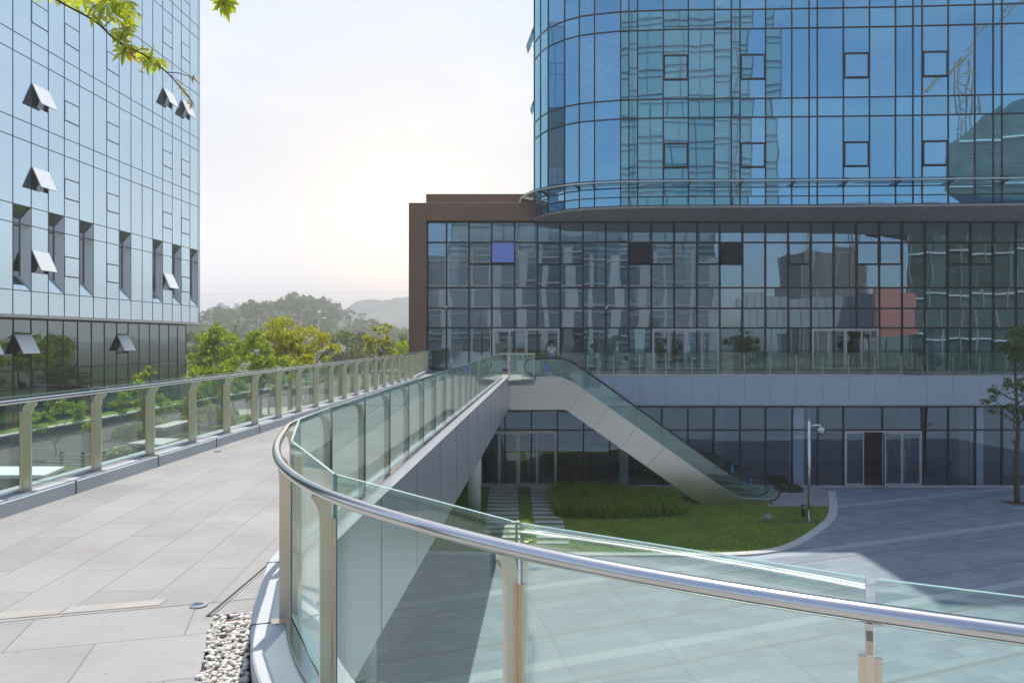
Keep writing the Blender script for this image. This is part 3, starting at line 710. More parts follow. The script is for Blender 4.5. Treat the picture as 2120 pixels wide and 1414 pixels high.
# glass sunshade canopy round the tower
can=MB(); path=[(p,n) for p,n in zip(tp[4:],nrm[4:])]
pth=[(Vector((p.x,p.y)),n) for p,n in path]
dense=catmull([p for p,n in pth],5); DN=with_normals(dense,1)
if DN[len(DN)//2][1].y>0: DN=with_normals(dense,-1)
zc=10.02
canopy=MB().sweep(DN,[(.06,zc+.02),(.80,zc+.10),(.80,zc+.115),(.06,zc+.035)]).build('glass_canopy',[M['canopy_glass']],tower)
MB().tube([(p.x+n.x*.83,p.y+n.y*.83,zc-.02) for p,n in DN],.045,10).build('edge_tube',M['steel'],canopy,True)
for px in (1135,1199,1231,1320,1425,1532,1639,1746,1854,1963,2074,2182,2290):
    i=c0+min(range(len(cols)),key=lambda k:abs(cols[k]-px)); p,n=tp[i],nrm[i]; mb=MB(); t=Vector((-n.y,n.x))
    A=[(p.x+n.x*a,p.y+n.y*a,z) for a,z in ((.03,zc-.28),(.03,zc-.03),(.78,zc+.03),(.80,zc-.03),(.25,zc-.12))]
    mb.prism([(x-t.x*.02,y-t.y*.02,z) for x,y,z in A],(t.x*.04,t.y*.04,0))
    mb.tube([(p.x+n.x*.6-t.x*.12,p.y+n.y*.6-t.y*.12,zc+.10),(p.x+n.x*.6+t.x*.12,p.y+n.y*.6+t.y*.12,zc+.10)],.025,8)
    mb.build('bracket',M['mullion'],canopy)

# ------------------------------------------------------------------ podium
G=44.0
pod=thing('podium_building','three storey glass podium with brown portal and grey balcony band under the tower','office podium',(12,46,GZ))
pc=[885,924.6]+[971+47.18*k for k in range(34)]
PX=[gx(x,G) for x in pc]
rows={'a':(gz(502.5,G),gz(459,G)),'b':(gz(596,G),gz(502.5,G)),'c':(gz(638.5,G),gz(596,G)),'d':(gz(679,G),gz(638.5,G)),'e':(.02,gz(679,G))}
zsub=gz(548,G); V2=Vector; nS=Vector((0,-1))
fr=MB()
zt=8.735
for x in PX: fr.box(x-.05,x+.05,G-.05,G+.10,0,zt)
for y in (502.5,596,638.5,679): z=gz(y,G); fr.box(PX[0],PX[-1],G-.045,G+.09,z-.048,z+.048)
fr.box(PX[0],PX[-1],G-.047,G+.09,zt-.09,zt-.002); fr.box(PX[0],PX[-1],G-.047,G+.09,.0,.06)
fr.build('curtain_wall_frame',M['mullion'],pod)
def col_of(px): return max(k for k in range(len(pc)) if pc[k]<=px+1)
subs=set(col_of(x) for x in (985,1030,1125,1170,1315,1362,1457,1505,1645,1792,1840,1980,2030))
opened={col_of(1030):'blue',col_of(1315):'dark',col_of(1505):'dark'}
doorsets=[col_of(1025),col_of(1355),col_of(1695)]
door_cols=set(k+j for k in doorsets for j in range(3))
moreg=MB()
for k in range(len(PX)-1):
    a=V2((PX[k],G)); b=V2((PX[k+1],G)); inw=V2((0,1)); seen=k<27
    if not seen:
        for r in rows.values(): pane_mb(moreg,a,b,r[0],r[1],.0,.02,.03,inw)
        continue
    pane(pod,'transom_panel',M['pod_clear'],a,b,*rows['a'],0,.02,.002,.035,inw)
    if k in opened:
        z0,z1=zsub,rows['b'][1]
        pane(pod,'glass_panel',M['pod_clear'],a,b,rows['b'][0],z0,0,.02,.002,.035,inw)
        m_=new_sash=M['blue_sash'] if opened[k]=='blue' and 'blue_sash' in M else M['mullion']
        so2=open_sash(pod,a,b,z0+.02,z1-.02,.32 if opened[k]=='blue' else .22,nS,M['blue_sash'] if opened[k]=='blue' else M['niche'],M['mullion']); sash_frame(so2,'window_frame',a,b,z0,z1,.01,M['mullion'],.05,.03)
    elif k in subs:
        w=pane(pod,'window',M['pod_clear'],a,b,zsub,rows['b'][1],0.005,.02,.003,.05,inw)
        sash_frame(w,'window_frame',a,b,zsub,rows['b'][1],.04,M['mullion'],.055,.03)
        pane(pod,'glass_panel',M['pod_clear'],a,b,rows['b'][0],zsub,0,.02,.002,.035,inw)
    else: pane(pod,'glass_panel',M['pod_clear'],a,b,*rows['b'],0,.02,.002,.035,inw)
    pane(pod,'spandrel_panel',M['pod_span'],a,b,*rows['c'],0,.02,.002,.035,inw)
    pane(pod,'spandrel_panel',M['pod_span'],a,b,*rows['d'],0,.02,.002,.035,inw)
    if k not in door_cols : pane(pod,'shopfront_panel',M['pod_clear'] if k!=col_of(1180) else M['grd_glass'],a,b,*rows['e'],0,.02,.002,.035,inw)
o=moreg.build('glass_panels_beyond',M['pod_clear'],pod); o['kind']='stuff'
def door_set(parent,x0,x1,y,z0,z1,leaves=4,ajar=None,glass=None,name='door'):
    """aluminium framed double doors across x0..x1 in the plane y"""
    mb=MB(); w=.07
    mb.box(x0,x1,y-.07,y+.06,z1-w,z1); mb.box(x0,x0+w,y-.07,y+.06,z0,z1-w); mb.box(x1-w,x1,y-.07,y+.06,z0,z1-w)
    xm=(x0+x1)/2; mb.box(xm-.045,xm+.045,y-.065,y+.06,z0,z1-w)
    fr_=mb.build('door_frame',M['alu'],parent)
    lw=((x1-x0)-2*w-.09)/leaves
    xs=[x0+w+i*lw+(0.09 if i>=leaves/2 else 0) for i in range(leaves)]
    for i,x in enumerate(xs):
        lf=MB(); s=.055
        lf.box(x+.006,x+s,y-.05,y-.005,z0+.02,z1-w-.01); lf.box(x+lw-s,x+lw-.006,y-.05,y-.005,z0+.02,z1-w-.01)
        lf.box(x+s,x+lw-s,y-.05,y-.005,z0+.02,z0+.12); lf.box(x+s,x+lw-s,y-.05,y-.005,z1-w-.07,z1-w-.01)
        gl=MB(); gl.box(x+s,x+lw-s,y-.03,y-.022,z0+.12,z1-w-.07)
        hd=MB(); hx=x+lw-.10 if i%2==0 else x+.10
        hd.tube([(hx,y-.11,z0+.45),(hx,y-.11,z0+1.95)],.016,8)
        for zz in (z0+.55,z0+1.85): hd.tube([(hx,y-.11,zz),(hx,y-.045,zz)],.01,6)
        if ajar is not None and i==ajar:
            hx0=x+lw; ang=R(72)
            def rot(v):
                dx,dy=v[0]-hx0,v[1]-y; return (hx0+dx*math.cos(ang)-dy*math.sin(ang)*1, y+dx*math.sin(ang)+dy*math.cos(ang), v[2])
            for q in (lf,gl,hd): q.v=[rot(v) for v in q.v]
        l=lf.build('door',M['alu'],parent); gl.build('pane',glass or M['pod_clear'],l); hd.build('handle',M['steel'],l)
for kk in doorsets: door_set(pod,PX[kk]+.045,PX[kk+3]-.045,G,.06,rows['e'][1]-.04)
# brown portal on the left, band above the glazing, set-back parapet
pm=MB(); xl0,xl1=gx(846,43.5),gx(883,43.6); ztop=gz(420,43.5)
pm.box(xl0,xl1,43.5,47,GZ,ztop); pm.box(xl1,2.3,43.52,44.6,zt+.004,ztop-.002)
pm.build('portal_wall',M['bronze'],pod,bevel=.02)
pb=MB(); pb.box(gx(882,46.5),3.0,46.5,60,ztop-.5,gz(402,46.5)); pb.build('parapet',M['bronze'],pod)
pr=MB(); pr.box(xl0,2.2,44.7,62,ztop-.35,ztop-.05); pr.build('roof',M['concrete'],pod)
pe_=MB(); pe_.box(xl0,xl0+.3,47.002,60,GZ,ztop-.05); pe_.build('side_wall',M['bronze'],pod)
# interiors
it=MB(); xr=46
it.box(PX[0]-.5,xr,G+.4,G+9.5,-.25,-.02)
it.build('floor',M['innerfloor'],pod)
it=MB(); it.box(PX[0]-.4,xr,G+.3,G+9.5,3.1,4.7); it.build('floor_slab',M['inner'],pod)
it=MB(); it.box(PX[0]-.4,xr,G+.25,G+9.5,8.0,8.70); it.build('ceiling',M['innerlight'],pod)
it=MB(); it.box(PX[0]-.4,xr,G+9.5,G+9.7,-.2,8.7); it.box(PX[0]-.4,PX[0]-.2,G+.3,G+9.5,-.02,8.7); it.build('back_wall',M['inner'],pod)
for x0,x1,yy in ((926,949,.45),(1238,1279,.45),(1590,1617,.45),(1933,1957,.45),(2105,2130,1.0),(1105,1111,3.5),(1420,1445,4.0),(1700,1722,4.0)):
    mb=MB(); Yc=G+yy; mb.box(gx(x0,Yc),gx(x1,Yc),Yc,Yc+.7,4.7,8.0); mb.build('interior_column',M['column'],pod)
    mb=MB(); mb.box(gx(x0,Yc),gx(x1,Yc),Yc,Yc+.7,-.02,3.1); mb.build('interior_column',M['column'],pod)
for px,frac in ((895,.3),(1115,.35),(1165,.2),(1215,.5),(1545,.45),(1640,.35),(1792,.4),(1840,.5),(1400,.25),(1450,.3)):
    k=col_of(px); mb=MB(); h=(rows['a'][1]-rows['a'][0])*frac; mb.box(PX[k]+.08,PX[k+1]-.08,G+.14,G+.16,rows['a'][1]-.1-h,rows['a'][1]-.1); mb.build('roller_blind',M['blind'],pod)
for px,z0 in ((1305,1.35),(1415,1.5),(2030,1.2),(940,1.8)):
    k=col_of(px); mb=MB(); mb.box(PX[k]+.06,PX[k+1]-.06,G+.14,G+.16,z0,rows['e'][1]-.05); mb.build('roller_blind',M['blind'],pod)
# reveal boxes beside the dark open bays on the terrace level
for x0,x1,y0,y1 in ((897,911,660,768),(951,971,660,768)):
    mb=MB(); mb.box(gx(x0,G+.16),gx(x1,G+.16),G+.13,G+.2,gz(y1,G),gz(y0,G)); mb.build('interior_panel',M['inner'],pod)
# wall cameras on the mullions
for px,py in ((924,636),(1255,637)):
    mb=MB(); x,z=gx(px,G-.2),gz(py,G-.2); mb.tube([(x,G-.05,z+.05),(x,G-.22,z+.05)],.03,8); mb.ball((x,G-.25,z),.085,2); mb.build('security_camera',M['white'],pod,True)
# terrace slab, fascia and balcony railing
Fy=39.24
tb=MB(); tb.box(-.05,47,Fy+.08,G+.5,-.25,-.006); tb.box(-8.2,-.05,43.3,G+.5,-.25,-.006); tb.build('terrace_floor',M['forecourt'],pod)
fz0=-1.60
fx=[gx(1216.5+54.1*k,Fy) for k in range(-3,22)]
fm=MB()
for a,b in zip(fx[:-1],fx[1:]): fm.box(a+.006,b-.006,Fy,Fy+.06,fz0,-.02)
fm.build('fascia',M['fascia'],pod)
fb=MB(); fb.box(fx[0],fx[-1],Fy+.062,Fy+.2,fz0+.01,-.26); fb.build('fascia_backing',M['drain'],pod)
fs=MB(); fs.box(fx[0],fx[-1],Fy+.01,Fy+2.2,fz0-.05,fz0-.002); fs.build('fascia_soffit',M['soffit'],pod)
bal=thing('balcony_railing','frameless glass balustrade with slim steel posts on the podium balcony edge','railing',(10,Fy,0))
for x in fx:
    mb=MB(); mb.box(x-.022,x+.022,Fy+.02,Fy+.10,-.10,1.02); mb.build('post',M['post'],bal)
for a,b in zip(fx[:-1],fx[1:]): glass_panel(bal,V2((a,Fy)),nS,V2((b,Fy)),nS,.0,-.0,1.14,M['rail_glass2'])
mb=MB(); mb.box(fx[0],fx[-1],Fy-.03,Fy+.07,-.045,-.006); mb.build('base_channel',M['steel'],bal)
# ground floor glazing
GY=39.36; gcols=[1478-54*k for k in range(1,14)][::-1]+[1478,1532,1585,1640,1693,1746,1827,1909,1963,2019,2074,2128,2182,2236,2290,2344,2398]
GX=[gx(x,GY) for x in gcols]; zT=gz(890,GY); zB=GZ+.06; zH=fz0-.05
gf=MB()
def gcol(px): return min(range(len(gcols)),key=lambda k:abs(gcols[k]-px))
for k,x in enumerate(GX):
    gf.box(x-.04,x+.04,GY-.04,GY+.10,zB,zH)
gf.box(GX[0],GX[-1],GY-.035,GY+.09,zT-.04,zT+.04); gf.box(GX[0],GX[-1],GY-.035,GY+.09,zH-.1,zH-.003)
gf.build('ground_floor_frame',M['mullion'],pod)
gs=MB(); gs.box(GX[0],GX[-1],GY-.12,GY+.12,GZ,zB); gs.build('stone_sill',M['slab'],pod)
dx0,dx1=gcol(1746),gcol(1909); ux0=gcol(1008); ux1=gcol(1161)
gm2=MB()
for k in range(len(GX)-1):
    a,b=V2((GX[k],GY)),V2((GX[k+1],GY)); inw=V2((0,1))
    if not (4<=k<26): pane_mb(gm2,a,b,zB,zT,0,.02,.03,inw); pane_mb(gm2,a,b,zT,zH,0,.02,.03,inw); continue
    pane(pod,'ground_transom_panel',M['grd_glass'],a,b,zT,zH,0,.02,.002,.035,inw)
    if dx0<=k<dx1 or ux0<=k<ux1: continue
    pane(pod,'ground_floor_panel',M['grd_glass'],a,b,zB,zT,0,.02,.002,.035,inw)
o=gm2.build('glass_panels_beyond',M['grd_glass'],pod); o['kind']='stuff'
door_set(pod,GX[dx0]+.045,GX[dx1]-.045,GY,zB,zT-.045,4,1,M['grd_glass'])
door_set(pod,GX[ux0]+.045,GX[ux1]-.045,GY,zB,zT-.045,4,None,M['grd_glass'])
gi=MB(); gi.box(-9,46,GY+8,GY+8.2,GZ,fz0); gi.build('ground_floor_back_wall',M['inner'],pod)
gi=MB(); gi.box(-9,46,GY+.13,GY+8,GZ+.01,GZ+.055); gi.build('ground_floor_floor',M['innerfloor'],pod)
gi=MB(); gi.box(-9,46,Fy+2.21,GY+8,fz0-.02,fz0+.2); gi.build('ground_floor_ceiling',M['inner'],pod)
for x0,x1,d_ in ((1284,1301,.3),(1641,1664,.3),(2020,2036,.3),(1985,2004,2.0),(2078,2130,3.0),(1480,1500,5),(1860,1885,6)):
    Yc=GY+d_; mb=MB(); mb.box(gx(x0,Yc),gx(x1,Yc),Yc,Yc+.6,GZ+.056,fz0-.021); mb.build('interior_column',M['column'] if d_<1 else M['innerlight'],pod)
for x0,x1,z0,z1,d_ in ((1090,1135,-4.6,-4.2,3.0),(1180,1215,-4.9,-4.3,2.5),(1225,1260,-4.9,-4.2,2.6)):
    Yc=GY+d_; mb=MB(); mb.box(gx(x0,Yc),gx(x1,Yc),Yc,Yc+.6,GZ+.056,z1); mb.build('interior_counter',M['inner'],pod,bevel=.05)

m,nt,out=new_mat('lit_lamp_strip'); em=N(nt,'ShaderNodeEmission'); em.inputs[0].default_value=(1,.95,.85,1); em.inputs[1].default_value=5.0; L(nt,em.outputs[0],out.inputs[0]); M['lamp']=m
for x0,y0,w_ in ((.75,41.2,.85),(3.2,43.0,.5),(-.9,43.5,.4)):
    mb=MB(); mb.box(x0,x0+w_,y0,y0+.16,fz0-.10,fz0-.03); mb.build('ceiling_lamp',M['lamp'],pod)
for px,y0 in ((1102,3.5),(1240,4.0),(1310,3.2)):
    mb=MB(); x0=gx(px,GY+y0); mb.box(x0-.42,x0+.42,GY+y0-.35,GY+y0+.35,GZ+.37,GZ+.45); mb.box(x0-.36,x0+.36,GY+y0+.25,GY+y0+.34,GZ+.451,GZ+.95); mb.box(x0-.34,x0+.34,GY+y0-.28,GY+y0+.28,GZ+.056,GZ+.369); mb.build('lobby_seat',M['bark'],pod,bevel=.03)
# ------------------------------------------------------------------ escalator
esc=thing('escalator','brushed steel escalator rising from the lawn to the bridge landing','escalator',(7,35.5,GZ))
EY0,EY1=34.95,36.45
top=[(1105,797),(1110,782),(1145,780.5),(1166,784),(1187,793.5),(1201,803),(1490,1007),(1505,1017),(1519,1025),(1540,1033),(1593,1035)]
bot=[(1593,1049),(1454,1046.5),(1171,848),(1105,848)]
def EP(x,y): v=at(x,y,EY0); return v
poly=[EP(*p) for p in top+bot]
mb=MB()
# two side skins and the underside, leaving the tread channel open
mb.prism(poly,(0,.10,0)); mb.prism([Vector((p.x,EY1-.10,p.z)) for p in poly],(0,.10,0))
mb.prism([EP(*p)+Vector((0,.10,0)) for p in bot]+[EP(*p)+Vector((0,.10,.12)) for p in bot[::-1]],(0,EY1-EY0-.2,0))
mb.build('truss_cladding',M['escal'],esc)
# panel seams across the skin
sm=MB()
for f in (.02,.2,.4,.6,.8,.985):
    a=EP(1201+(1490-1201)*f,803+(1007-803)*f); b=EP(1171+(1454-1171)*f,848+(1046-848)*f)
    sm.bar(a+Vector((0,-.004,0)),b+Vector((0,-.004,0)),.012,.006,(0,1,0))
sm.build('cladding_joint',M['soffit'],esc)
tt=MB(); tl=[EP(*p) for p in top[1:]]
for y0 in (EY0-.01,EY1-.14):
    for a,b in zip(tl[:-1],tl[1:]):
        tt.hexa([(a.x,y0,a.z+.002),(b.x,y0,b.z+.002),(b.x,y0+.15,b.z+.002),(a.x,y0+.15,a.z+.002),(a.x,y0,a.z+.05),(b.x,y0,b.z+.05),(b.x,y0+.15,b.z+.05),(a.x,y0+.15,a.z+.05)])
tt.build('deck_trim',M['strip'],esc)
hand=[(1112,781),(1098,776),(1088,766),(1086,756),(1092,747),(1102,743.5),(1125,742),(1160,743),(1180,748),(1198,757.5),(1220,772),(1378,886),(1500,973),(1525,988),(1550,997),(1580,1000.5),(1600,1004),(1612,1010),(1616,1019),(1612,1029),(1603,1036),(1590,1038)]
hp=[EP(*p) for p in hand]
for yo in (.07,EY1-EY0-.07):
    mb=MB(); mb.tube([p+Vector((0,yo,0)) for p in catmull(hp,3)],.035,8); mb.build('handrail',M['rubber'],esc,True)
    gl=hp[1:-2]; base_=[EP(*p) for p in top[1:]]
    P=[p for p in gl]+base_[::-1]
    bm=bmesh.new(); vs=[bm.verts.new((p.x,EY0+yo-.006,p.z)) for p in P]; f=bm.faces.new(vs); r_=bmesh.ops.extrude_face_region(bm,geom=[f])
    for v in r_['geom']:
        if isinstance(v,bmesh.types.BMVert): v.co.y+=.012
    bmesh.ops.recalc_face_normals(bm,faces=bm.faces); bmesh.ops.triangulate(bm,faces=bm.faces)
    me=bpy.data.meshes.new('balustrade_glass'); bm.to_mesh(me); bm.free(); me.materials.append(M['rail_glass2'])
    o=bpy.data.objects.new('balustrade_glass',me); COL.objects.link(o); o.parent=esc; o.matrix_parent_inverse=Matrix.Translation(-Vector(esc.location))
# treads
st=MB(); a=EP(1195,802); b=EP(1500,1017); n_=24
for k in range(n_):
    t=k/n_; x0=a.x+(b.x-a.x)*t; z0=a.z+(b.z-a.z)*t-.08; w=(b.x-a.x)/n_
    st.box(x0,x0+w*.96,EY0+.16,EY1-.16,z0-.3,z0-.14)
st.build('steps',M['tread'],esc)
lp=MB(); u=EP(1090,787); v=EP(1190,796); lp.box(u.x,v.x,EY0+.15,EY1-.15,-.09,-.003)
u=EP(1505,1033); v=EP(1602,1040); lp.box(u.x,v.x,EY0+.11,EY1-.11,GZ+.04,GZ+.09)
lp.build('comb_plate',M['tread'],esc)
sk=MB()
for x,y,yo in ((1534,981,EY1-EY0-.09),(1555.5,998,.085)):
    c=EP(x,y); sk.box(c.x-.05,c.x+.05,EY0+yo-.012,EY0+yo-.008,c.z-.17,c.z+.17)
c=EP(1131,762); sk.box(c.x-.05,c.x+.05,EY0+.05,EY0+.054,c.z-.19,c.z+.19)
sk.build('safety_sticker',M['blue_sticker'],esc)
ib=MB()
for x in (1570,1575): c=EP(x,985); ib.tube([(c.x,EY0+.9,GZ+.08),(c.x,EY0+.9,GZ+1.05)],.012,8)
ib.build('barrier_post',M['steel'],esc)
# landing slab between bridge and escalator, with its glass rail
ld=thing('escalator_landing','brushed metal landing slab joining the bridge to the escalator head','landing',(.5,36,-.1))
mb=MB(); mb.box(-.10,1.02,EY0+.02,39.2,-1.45,-.30); mb.build('slab_casing',M['escal'],ld)
mb=MB(); mb.box(-.12,1.04,EY0-.02,39.22,-.298,-.2); mb.box(-.12,1.04,EY0+.03,39.3,-.199,-.012); mb.build('slab_edge',M['fascia'],ld)
mb=MB(); mb.box(1.05,3.1,EY1+.05,39.2,-.25,-.012); mb.build('side_floor',M['forecourt'],ld)
lr=thing('landing_railing','short glass railing with flat steel rail beside the escalator head','railing',(.5,35,0))
xs_=(-.18,.5,1.02)
for x in xs_:
    mb=MB(); mb.box(x-.02,x+.02,EY0+.03,EY0+.10,-.012,1.12); mb.build('post',M['post'],lr)
for a,b in zip(xs_[:-1],xs_[1:]): glass_panel(lr,V2((a,EY0+.02)),nS,V2((b,EY0+.02)),nS,0,.02,1.13,M['rail_glass'])
mb=MB(); mb.box(-.62,1.06,EY0+.0,EY0+.09,1.135,1.20); mb.build('handrail',M['steel'],lr)

# ------------------------------------------------------------------ glass office building on the garden side
LXc,LS=-28.4,.0387
def LB(Y,off=0): return Vector((LXc+LS*Y-off,Y))
nL=Vector((1,-LS)).normalized()
off_b=thing('office_building','pale blue mirrored office block with tilted-out windows above a dark lower storey','office building',(-35,48,LZ))
Yk=lambda k:40.26+1.45*k
K0,K1=-8,15
lines=[3.17,4.50,8.13,9.15,12.76,13.80,17.40,18.42,22.04,23.05,26.68,27.70,31.3]
L_TOP=31.3
fr=MB(); plan=[LB(Yk(k)) for k in range(K0,K1+1)]
# rounded far corner
cn=LB(62.1); plan_c=[LB(62.0)]+[Vector((cn.x-1.1+1.1*math.cos(t),62.1+1.1*math.sin(t)*1.0)) for t in (.5,1.0,1.57)]+[Vector((-38,63.2)),Vector((-50,63.2))]
allp=plan+plan_c[1:]
ln=[]
for i,p in enumerate(allp):
    d=(allp[min(i+1,len(allp)-1)]-allp[max(i-1,0)]).normalized(); ln.append(Vector((d.y,-d.x)))
niche_k={0,2,4,7,10,12,14}
for i,(p,n) in enumerate(zip(allp,ln)): vbar(fr,p,n,3.17,L_TOP,.045,-.1,.016)
for z in lines:
    for i in range(len(allp)-1):
        n=((ln[i]+ln[i+1])*.5).normalized(); hbar(fr,allp[i],allp[i+1],n,z,.045,-.1,.014)
fr.build('curtain_wall_frame',M['mullion_blue'],off_b)
oper={1,3,6,11,13}
opened_at={(1,1):1,(1,2):1,(1,3):1,(11,4):1,(13,4):1,(11,1):1}
beyond=MB()
floors=[(4.50,8.13,9.15,1),(9.15,12.76,13.80,2),(13.80,17.40,18.42,3),(18.42,22.04,23.05,4),(23.05,26.68,27.70,5),(27.70,31.3,31.3,6)]
def in_frame(k,z0):
    Y=Yk(k)+.7; x=CX+F*(LXc+LS*Y)/Y; y=HY-(z0-EYE)*F/Y; return x>-10 and y>-10
# the slots are taller: vision 4.50-8.13 of storey one plus the spandrel above
for i in range(len(allp)-1):
    k=K0+i; a,b=allp[i],allp[i+1]; inw=-((ln[i]+ln[i+1])*.5)
    isf = 0<=k<K1
    for z0,z1,z2,fl in floors:
        niche = isf and fl==1 and k in niche_k
        if niche: continue
        if not (k>=-1 and in_frame(k,z0)):
            pane_mb(beyond,a,b,z0,z1,0,.03,.012,inw,.0006)
        elif k in oper and isf:
            w0,w1=z0+1.06,z0+2.28
            if (k,fl) in opened_at:
                pane(off_b,'glass_panel',M['left_a'],a,b,z0,w0,0,.03,.0008,.012,inw); pane(off_b,'glass_panel',M['left_a'],a,b,w1,z1,0,.03,.0008,.012,inw)
                open_sash(off_b,a,b,w0,w1,.43,nL,M['sash'],M['white'])  # white faces paint in sky reflected on and shining through the sash
            else:
                pane(off_b,'glass_panel',M['left_a'],a,b,z0,w0,0,.03,.0008,.012,inw); pane(off_b,'glass_panel',M['left_a'],a,b,w1,z1,0,.03,.0008,.012,inw)
                w=pane(off_b,'window',M['left_a'],a,b,w0,w1,.012,.03,.0012,.03,inw)
                sash_frame(w,'window_frame',b,a,w0,w1,-.03,M['mullion_blue'],.05,-.02) if False else sash_frame(w,'window_frame',a,b,w0,w1,.005,M['mullion_blue'],.05,.012)
        else: pane(off_b,'glass_panel',M['left_a'],a,b,z0,z1,0,.03,.0008,.012,inw)
        if z2>z1:
            if k>=-1 and in_frame(k,z1): pane(off_b,'spandrel_panel',M['left_a'],a,b,z1,z2,0,.03,.0008,.012,inw)
            else: pane_mb(beyond,a,b,z1,z2,0,.03,.012,inw,.0006)
    if k>=-1: pane(off_b,'base_panel',M['left_a'],a,b,3.17,4.50,0,.03,.0008,.012,inw)
    else: pane_mb(beyond,a,b,3.17,4.50,0,.03,.012,inw,.0006)
o=beyond.build('glass_panels_beyond',M['left_a'],off_b); o['kind']='stuff'
# tall recessed slots with splayed jamb, sloping sill and dark glass at the back
for k in sorted(niche_k):
    a,b=LB(Yk(k)),LB(Yk(k+1)); n=nL; d=(b-a).normalized(); D=.34; z0,z1=4.50,9.15
    def q(p,s,dep,z): v=p+d*s-n*dep; return (v.x,v.y,z)
    nb=MB()
    # splayed far jamb (lit metal)
    nb.prism([q(b,-.02,0,z0),q(b,-.38,D,z0+.8),q(b,-.38,D,z1-.7),q(b,-.02,0,z1)],(n.x*-.03,n.y*-.03,0),0)
    # near jamb
    nb.prism([q(a,.02,0,z0),q(a,.05,D,z0+.8),q(a,.05,D,z1-.7),q(a,.02,0,z1)],(d.x*-.015,d.y*-.015,0),0)
    # sloping sill and head
    nb.prism([q(a,.02,0,z0),q(b,-.02,0,z0),q(b,-.38,D,z0+.8),q(a,.05,D,z0+.8)],(0,0,-.03),1)
    nb.prism([q(a,.02,0,z1),q(b,-.02,0,z1),q(b,-.38,D,z1-.7),q(a,.05,D,z1-.7)],(0,0,.03),2)
    nb.prism([q(a,.05,D,z0+.8),q(b,-.38,D,z0+.8),q(b,-.38,D,z1-.7),q(a,.05,D,z1-.7)],(-n.x*.04,-n.y*.04,0),2)
    nb.build('window_slot',[M['sash'],M['left_a'],M['niche']],off_b)
# thin metal ledge under the mirrored storeys and its soffit
lg=MB()
for i in range(len(allp)-1):
    n=((ln[i]+ln[i+1])*.5).normalized(); hbar(lg,allp[i],allp[i+1],n,3.10,.14,-.2,.06)
lg.build('ledge',M['alu'],off_b)
LO=1.0
low=[LB(Yk(k),LO) for k in range(K0,K1)]+[LB(62.0,LO)]
sf=MB(); a,b=LB(Yk(K0)),LB(62.1)
sf.hexa([(p.x+nL.x*e,p.y+nL.y*e,z) for z in (3.0,3.03) for p,e in ((a,-.2),(b,-.2),(b,-1.6),(a,-1.6))]); sf.build('soffit',M['soffit'],off_b)
lowl=[3.0,2.16,.07,-.98,-2.0,LZ]
fr=MB()
for p in low: vbar(fr,p,nL,LZ,3.0,.06,-.1,.03)
for z in (2.96,.07,-.98,LZ+.05): 
    for p,q_ in zip(low[:-1],low[1:]): hbar(fr,p,q_,nL,z,.07,-.1,.028)
fr.build('lower_frame',M['mullion'],off_b)
lop={-1:1,1:1,8:1}; lclosed={6,}
lb_=MB()
for i in range(len(low)-1):
    k=K0+i; a,b=low[i],low[i+1]; inw=-nL
    if k<-1:
        for z0,z1 in ((.07,2.96),(-.98,.07),(LZ,-.98)): pane_mb(lb_,a,b,z0,z1,0,.03,.03,inw)
        continue
    if k in lop:
        pane(off_b,'lower_glass_panel',M['left_low'],a,b,2.16,2.96,0,.03,.002,.03,inw); pane(off_b,'lower_glass_panel',M['left_low'],a,b,.07,.88,0,.03,.002,.03,inw)
        open_sash(off_b,a,b,.90,2.10,.46,nL,M['sash'],M['white'])  # same white faces in place of sky seen on tilted glass
    else: pane(off_b,'lower_glass_panel',M['left_low'],a,b,.07,2.96,0,.03,.002,.03,inw)
    pane(off_b,'lower_glass_panel',M['left_low'],a,b,-.98,.07,0,.03,.002,.03,inw)
    pane(off_b,'lower_glass_panel',M['left_low'],a,b,LZ,-.98,0,.03,.002,.03,inw)
o=lb_.build('glass_panels_beyond',M['left_low'],off_b); o['kind']='stuff'
cr=MB(); p1,p2=LB(28.7,1.9),LB(60.8,1.9); cr.hexa([(x,y,z) for z in (LZ,3.0) for x,y in ((p1.x,p1.y),(p2.x,p2.y),(-50,60.8),(-50,28.7))]); 
p1,p2=LB(28.8,1.3),LB(61.8,1.3); cr.hexa([(x,y,z) for z in (3.06,L_TOP-.1) for x,y in ((p1.x,p1.y),(p2.x,p2.y),(-50,61.8),(-50,28.8))]); cr.build('core',M['inner'],off_b)

